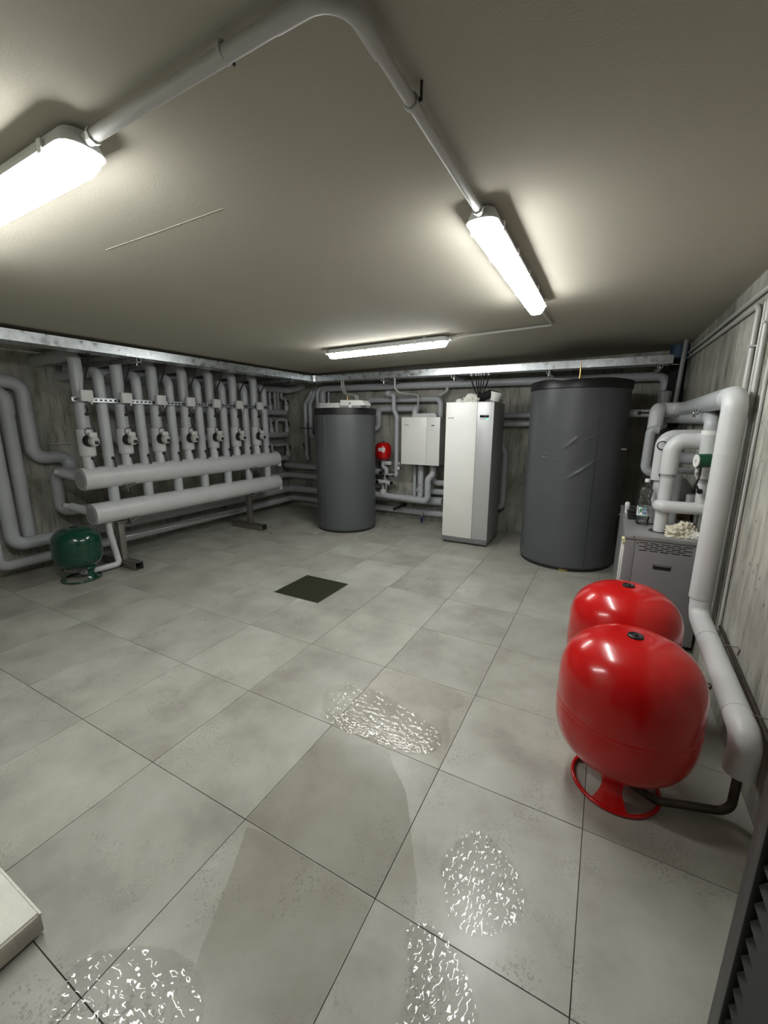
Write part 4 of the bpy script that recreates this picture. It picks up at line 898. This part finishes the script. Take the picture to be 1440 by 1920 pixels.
pipe('short dome-ended grey pipe end in front of the flue elbow', [(1.14, 2.90, .90), (1.14, 2.90, 1.03)], .040, m=PVC)
pipe('grey pipe looping down beside the big tank right edge', [(.93, 3.60, 1.50), (.865, 3.60, 1.50), (.86, 3.60, 1.12), (1.0, 3.60, 1.10)], .040, rb=.07)
# the thick corner pipe
def t1(t):
    for p, ax, R in (((1.097, 1.90, 1.40), 'z', .057), ):
        bm = B(); seam(bm, p, ax, R, .0008, .002); obj('seam_band', bm, PVCW, t)
    bm = B(); tube(bm, [(1.099, 1.90, .585), (1.101, 1.88, .47), (1.118, .97, .385), (1.118, .925, .36), (1.118, .925, .225)], .052, rb=.075, seg=36, n=10); obj('low_run', bm, PVCW, t)
    d = Vector((0, -1.0, -.0955)).normalized()
    for yy in (1.62, 1.06):
        bm = B(); c = Vector((0, 0, 0)); lathe(bm, [(.051, -.0025), (.0532, -.0015), (.0532, .0015), (.051, .0025)], c, 'y', 36)
        rot_bm(bm, (0, 0, 0), .0955, 'X'); bmesh.ops.translate(bm, vec=(1.118-(yy-.97)*.019, yy, .385+(yy-.97)*.0955), verts=bm.verts); obj('seam_band', bm, PVCW, t)
t = thing('corner_pipe', 'thickest light grey pipe at the right wall, dropping upright then running towards the viewer', 'pipe', (1.10, 1.88, .2))
bm = B(); tube(bm, [(1.097, 1.90, .575), (1.097, 1.90, 1.70), (1.097, 2.10, 1.70)], .0565, rb=.068, seg=40, n=12); obj('upright_run', bm, PVCW, t)
bm = B(); tube(bm, [(1.094, 2.06, 1.70), (1.10, 3.72, 1.685)], .058, seg=32); obj('top_run', bm, PVC, t)
bm = B(); tube(bm, [(1.11, 3.45, 1.685), (1.09, 3.75, 1.685), (.93, 3.75, 1.685), (.90, 3.68, 1.68), (.895, 3.66, 1.50)], .060, rb=.08, seg=28); obj('end_bend', bm, PVCW, t)
t1(t)
bm = B(); tube(bm, [(1.118, .925, .26), (1.118, .925, .035), (.86, .845, .035), (.75, .87, .06), (.711, .90, .10)], .0165, rb=.05, seg=18)
tag(obj('bare_steel_pipe', bm, BAREST), 'bare dark steel pipe bending along the floor to the nearest red vessel', 'pipe')
bm = B(); tube(bm, [(1.10, 1.40, .30), (.93, 1.50, .30), (.90, 1.52, .04), (.74, 1.51, .05)], .014, rb=.04, seg=12)
tag(obj('bare_steel_pipe', bm, BAREST), 'bare steel pipe behind leading to the rear red vessel', 'pipe')
bm = B(); lathe(bm, [(0, -.03), (.010, -.028), (.011, .02), (0, .022)], (.985, 1.70, .44), 'x', 12)
tag(obj('drain_plug', bm, PVCW), 'small white drain plug beside the bend of the thick corner pipe', 'knob')
bm = B(); lathe(bm, [(0, -.012), (.02, -.01), (.02, .01), (0, .012)], (1.0, 1.12, .44), 'x', 14); tube(bm, [(1.0, 1.12, .44), (.985, 1.10, .33)], .006, seg=6)
tag(obj('shutoff_valve', bm, BLACK), 'black shutoff valve peeking out right of the nearest red vessel', 'handle')
t = thing('valve_pipe', 'short light pipe with a black lever valve right of the big tank', 'pipe', (.83, 4.3, 1.62))
bm = B(); tube(bm, [(.70, 4.30, 1.66), (1.08, 4.30, 1.66)], .040, seg=20); obj('pipe_jacket', bm, PVCW, t)
bm = B(); lathe(bm, [(0, -.016), (.022, -.014), (.022, 0), (0, 0)], (.79, 4.26, 1.663), 'y', 16); tube(bm, [(.79, 4.25, 1.663), (.93, 4.245, 1.665)], .008, seg=8); obj('valve_lever', bm, BLACK, t)
bm = B(); tube(bm, [(1.06, 2.66, 1.655), (1.045, 2.62, 1.63)], .012, seg=10); box(bm, 1.02, 2.60, 1.60, 1.045, 2.62, 1.635, .003)
tag(obj('drain_cock', bm, CHROME), 'small chrome drain cock with black knob on the pipe left of the thick corner pipe', 'valve')
# dark riser bundle in the far right corner
t = thing('duct_bundle', 'black foam-wrapped riser bundle in the far right corner', 'duct', (1.13, 4.75, 1.5))
rnd = random.Random(5)
bm = B(); lathe(bm, [(.05, 1.5), (.085, 1.55), (.075, 1.7), (.09, 1.85), (.07, 2.0), (.075, 2.25), (.07, 2.42), (0, 2.42)], (1.12, 4.78, 0), 'z', 24, lambda a, z: .01*math.sin(4*a+9*z)+.006*math.sin(9*a-14*z)); obj('foam_wrap', bm, RUBBER, t)
bm = B(); lathe(bm, [(.085, 2.23), (.092, 2.235), (.092, 2.42), (0, 2.42)], (1.12, 4.78, 0), 'z', 28); obj('blue_sleeve', bm, DBLUE, t, label='dark blue sleeve at the ceiling')
bm = B(); lathe(bm, [(.05, 1.50), (.07, 1.53), (.055, 1.75), (.062, 1.9), (0, 1.92)], (1.03, 4.70, 0), 'z', 24, lambda a, z: .006*math.sin(7*a+12*z)); obj('plastic_wrap', bm, PVC, t, label='crinkled grey wrap')
bm = B(); tube(bm, [(1.125, 4.42, HC(1.1)), (1.105, 4.42, 1.75)], .021, seg=16)
tag(obj('drop_pipe', bm, GREYC), 'slim grey upright pipe in front of the black riser bundle', 'pipe')
bm = B(); box(bm, 1.04, 4.50, 2.155, 1.13, 4.54, 2.163); tag(obj('bright_bracket', bm, CHROME), 'small bright metal tab at the right end of the back trunking', 'bracket')
# conduits on the right wall
pipe('upper of two white conduits under the ceiling edge on the right wall', [(1.183, 4.62, 2.285), (1.183, 2.00, 2.255), (1.183, 1.975, .3)], .0125, rb=.05, m=COND, cat='conduit', group='white conduits on the right wall', seg=14)
pipe('lower of two white conduits under the ceiling edge on the right wall', [(1.183, 4.66, 2.235), (1.183, 2.19, 2.20), (1.183, 2.18, .3)], .0125, rb=.05, m=COND, cat='conduit', group='white conduits on the right wall', seg=14)
pipe('thinner grey conduit dropping between the two white ones', [(1.19, 2.10, 2.19), (1.19, 2.10, .3)], .008, m=COND, cat='conduit', seg=10)
pipe('thin wall conduit running down right of the thick corner pipe', [(1.19, 1.86, 2.12), (1.19, 1.83, .25)], .008, m=COND, cat='conduit', seg=10)
pipe('thin dark conduit along the wall just above the low run of the corner pipe', [(1.186, 1.80, .46), (1.186, .9, .385)], .009, m=BAREST, cat='conduit', seg=10)
for y, z in ((1.50, .50), (1.01, .445)):
    t = thing('wall_clip', 'small rusty wire clip on the wall above the low pipe, %s' % ('far one' if y > 1.2 else 'near one'), 'clip', (1.19, y, z), 'wire clips on the right wall')
    bm = B(); tube(bm, [(1.15, y+.02, z-.02), (1.19, y-.02, z), (1.195, y-.035, z-.005), (1.19, y-.035, z-.035)], .0025, seg=6, rb=.005); obj('wire', bm, BAREST, t)
for y, z in ((1.99, 2.08), (2.19, 1.99)):
    bm = B(); box(bm, 1.165, y-.03, z-.012, 1.2, y+.005, z-.004); box(bm, 1.172, y+.0, z-.016, 1.2, y+.02, z+.002)
    tag(obj('conduit_saddle', bm, HOUS), 'small saddle clip on the %s white wall conduit' % ('outer' if y < 2.1 else 'inner'), 'clip', 'saddle clips on the right wall')

# things on the boiler
t = thing('water_bottle', 'clear ribbed plastic water bottle with white cap and blue label on the boiler', 'bottle', (.825, 2.72, bh))
bxx, byy = .825, 2.72
prof = [(0, .006), (.030, 0), (.041, .006), (.043, .02), (.041, .035), (.043, .05), (.0425, .07), (.0425, .145), (.041, .155), (.037, .172), (.034, .185), (.038, .20), (.041, .212), (.037, .222), (.042, .236), (.041, .25), (.035, .262), (.025, .275), (.016, .284), (.0145, .295), (.0145, .305)]
prof = [(r*1.04, z*1.08) for r, z in prof]
bm = B(); lathe(bm, prof, (bxx, byy, bh), 'z', 40, lambda a, z: .0022*math.sin(8*a+z*40)*math.sin(z*110)*(1 if z > .15 else .3)); obj('bottle_body', bm, CLEAR, t)
bm = B(); lathe(bm, [(0, .327), (.0165, .327), (.0175, .33), (.0175, .348), (.016, .352), (0, .352)], (bxx, byy, bh), 'z', 24); obj('cap', bm, WHITE, t)
bm = B(); lathe(bm, [(.0450, .070), (.0450, .145)], (bxx, byy, bh), 'z', 36); obj('label_wrap', bm, PAPER, t, label='white paper label')
for a0, a1, z0, z1, mm_ in ((215, 300, .070, .076, LGREEN), (215, 300, .139, .145, LGREEN), (262, 292, .085, .108, LBLUE), (262, 292, .113, .135, LBLUE), (236, 250, .10, .13, LGREEN), (222, 234, .085, .12, LBLUE)):
    bm = B(); n = 8
    for j in range(n):
        a, b_ = D(a0+(a1-a0)*j/n), D(a0+(a1-a0)*(j+1)/n); bm.faces.new([bm.verts.new((bxx+.0455*math.cos(q), byy+.0455*math.sin(q), bh+z)) for q, z in ((a, z0), (b_, z0), (b_, z1), (a, z1))])
    obj('label_print', bm, mm_, t)
t = thing('black_case', 'small black box with a tapered body on the boiler left of the bottle', 'box', (.77, 2.95, bh))
bm = B(); box(bm, .735, 2.86, bh+.001, .815, 3.0, bh+.045, .003); obj('case_body', bm, BLACK, t)
bm = B(); box(bm, .728, 2.85, bh+.045, .822, 3.01, bh+.055, .003); box(bm, .745, 2.87, bh+.055, .81, 2.99, bh+.085, .008); obj('case_lid', bm, BLACK, t)
bm = B(); lathe(bm, [(0, 0), (.014, 0), (.014, .05), (.018, .055), (.018, .085), (.012, .095), (0, .097)], (.735, 3.14, bh), 'z', 16); tag(obj('small_bottle', bm, PAPER), 'tiny white capped bottle behind the black box on the boiler', 'bottle')
bm = B(); box(bm, .80, 3.05, bh, .808, 3.13, bh+.13); rot_bm(bm, (.80, 3.05, bh), .1, 'Y'); tag(obj('white_card', bm, PAPER), 'upright white card between the black box and the water bottle', 'card')
bm = crumple(1.035, 2.44, bh, .085, .05, .075, 33, .55); rot_bm(bm, (1.035, 2.44, 0), .2)
tag(obj('cleaning_rag', bm, CLOTH), 'crumpled cream rag on the front edge of the boiler top', 'rag')
bm = crumple(1.115, 2.42, bh, .04, .035, .035, 39, .5); tag(obj('rag_scrap', bm, WCLOTH), 'small white scrap of cloth right of the cream rag', 'cloth')
bm = B(); box(bm, 1.03, 3.05, bh, 1.17, 3.30, bh+.07, .004); tag(obj('carton', bm, mat('brown_cardboard', (.12, .065, .03), .85)), 'brown cardboard piece lying behind the risers on the boiler', 'cardboard')

# ------------------------------------------------------------------ drain grating, puddles, white board
g = thing('drain_grating', 'square dark ribbed drain grating set into the tiled floor', 'drain grating', ((GR[0]+GR[2])/2, (GR[1]+GR[3])/2, -.009))
bm = B(); x0, y0, x1, y1 = GR; x0 += .002; y0 += .002; x1 -= .002; y1 -= .002
for a in ((x0, y0, x1, y0+.008), (x0, y1-.008, x1, y1), (x0, y0+.008, x0+.008, y1-.008), (x1-.008, y0+.008, x1, y1-.008)): box(bm, a[0], a[1], -.0085, a[2], a[3], .001)
obj('frame', bm, GRATE, g)
bm = B(); n = 40
for k in range(n):
    y = y0+.012+(y1-y0-.024)*(k+.5)/n; box(bm, x0+.008, y-.0028, -.007, x1-.008, y+.0028, 0)
obj('bars', bm, GRATE, g, kind='stuff')
bm = B(); box(bm, x0, y0, -.0088, x1, y1, -.0083); obj('pit_shade', bm, BLACK, g)  # thin black sheet stands in for the shade of a deep pit
for p in ((x0+.03, y1-.03),):
    bm = B(); lathe(bm, [(0, .002), (.007, .002), (.007, -.002)], (p[0], p[1], 0), 'z', 10); obj('screw', bm, STEEL, g)
def smooth_poly(P, rag, seed, n=10):
    rnd = random.Random(seed); N = len(P); out = []
    for i in range(N):
        p0, p1, p2, p3 = [Vector(P[(i+k-1) % N]) for k in range(4)]
        for k in range(n):
            t = k/n; q = .5*((2*p1)+(-p0+p2)*t+(2*p0-5*p1+4*p2-p3)*t*t+(-p0+3*p1-3*p2+p3)*t**3)
            out.append((q.x+rnd.uniform(-rag, rag), q.y+rnd.uniform(-rag, rag)))
    return out
def puddle(label, P, m, z, rag, seed, name='water_puddle'):
    if name == 'wet_patch':
        rnd = random.Random(seed); Q = []
        for (a, b), (c, d) in zip(P, P[1:]+P[:1]):
            for k in range(6): Q.append((a+(c-a)*k/6+rnd.uniform(-rag, rag), b+(d-b)*k/6+rnd.uniform(-rag, rag)))
    else: Q = smooth_poly(P, rag, seed)
    if m is PUD:        # real ripples: a fine grid lifted by short random waves
        def inside(x, y):
            c = False
            for (a, b), (d, e) in zip(Q, Q[1:]+Q[:1]):
                if (b > y) != (e > y) and x < (d-a)*(y-b)/(e-b)+a: c = not c
            return c
        rnd = random.Random(seed); W = []
        for _ in range(26):
            lam = rnd.uniform(.012, .045); th = rnd.gauss(PI/2, .75); sl = rnd.uniform(.010, .024)
            W.append((math.cos(th)*2*PI/lam, math.sin(th)*2*PI/lam, rnd.uniform(0, 6.3), sl*lam/(2*PI)))
        h = .0035; bm = B(); V = {}
        x0, x1 = min(q[0] for q in Q), max(q[0] for q in Q); y0, y1 = min(q[1] for q in Q), max(q[1] for q in Q)
        for i in range(int((x1-x0)/h)+1):
            for j in range(int((y1-y0)/h)+1):
                x, y = x0+i*h, y0+j*h
                if inside(x, y): V[i, j] = bm.verts.new((x, y, z+.0008+sum(a*math.sin(kx*x+ky*y+p) for kx, ky, p, a in W)))
        for (i, j), v in V.items():
            q = [V.get((i+1, j)), V.get((i+1, j+1)), V.get((i, j+1))]
            if all(q): bm.faces.new([v]+q)
        bmesh.ops.delete(bm, geom=[v for v in bm.verts if not v.link_faces], context='VERTS')
        return tag(obj(name, bm, m), label, 'puddle')
    bm = B(); vs = [bm.verts.new((x, y, z)) for x, y in Q]
    f = bm.faces.new(vs); bm.normal_update()
    if f.normal.z < 0: f.normal_flip()
    bmesh.ops.triangulate(bm, faces=bm.faces)
    return tag(obj(name, bm, m), label, 'puddle')
puddle('rippled bright puddle in the middle of the floor mirroring the far lamp', [(-.80, .86), (-.69, .95), (-.50, .96), (-.30, .90), (-.09, .83), (-.045, .72), (-.12, .635), (-.378, .60), (-.60, .60), (-.74, .70)], PUD, .0012, .006, 1)
puddle('broken bright puddle mirroring the right lamp, between middle puddle and near edge', [(.15, .22), (.19, .34), (.25, .40), (.33, .37), (.40, .32), (.45, .24), (.42, .14), (.33, .06), (.24, .06), (.20, .13)], PUD2, .0012, .007, 2)
puddle('broken puddle at the bottom edge right of centre', [(.13, -.03), (.19, .02), (.28, -.01), (.36, -.09), (.42, -.17), (.42, -.32), (.22, -.32), (.19, -.14)], PUD2, .0012, .006, 3)
puddle('rippled puddle at the bottom left edge below the white board', [(-.69, -.58), (-.64, -.50), (-.53, -.43), (-.40, -.40), (-.30, -.44), (-.22, -.56), (-.3, -.70), (-.55, -.72)], PUD2, .0012, .006, 4)
puddle('darker thin wet patch around the middle puddle', [(-.597, .604), (-.597, 1.10), (-.58, 1.17), (-.50, 1.195), (-.12, 1.196), (-.05, 1.15), (-.03, 1.08), (-.075, 1.0), (-.07, .92), (-.02, .82), (-.004, .72), (-.004, .604)], FILM, .0006, .0015, 5, 'wet_patch')
puddle('darker thin wet patch left of the bottom centre joint', [(-.57, -.02), (-.50, -.005), (-.004, -.005), (-.004, -.52), (-.30, -.55), (-.366, -.42), (-.40, -.37), (-.435, -.294), (-.49, -.17)], FILM, .0006, .0015, 6, 'wet_patch')
puddle('darker thin wet patch on the tile just nearer than the middle puddle', [(-.596, .596), (-.26, .596), (-.20, .52), (-.092, .431), (-.02, .32), (.051, .198), (.10, .12), (.132, .05), (.14, .004), (-.596, .004)], FILM, .0007, .0015, 8, 'wet_patch')

t = thing('white_board', 'white insulating board corner with chipped edge at the bottom left of the floor', 'board', (-1.2, -.70, 0))
bm = B(); box(bm, -1.65, -.835, .012, -.862, -.572, .078, .004)
obj('board_core', bm, POLYE, t)
bm = B(); box(bm, -1.65, -.835, .076, -.870, -.577, .084, .003); obj('top_face', bm, POLY, t)
bm = B(); box(bm, -1.65, -.577, .070, -.861, -.570, .083, .002); obj('edge_strip', bm, WCLOTH, t, label='pale cream edge strip')
bm = B(); box(bm, -1.6, -.80, 0, -.93, -.62, .012); obj('underlay', bm, POLYE, t)
# specks of dirt on the floor
pass
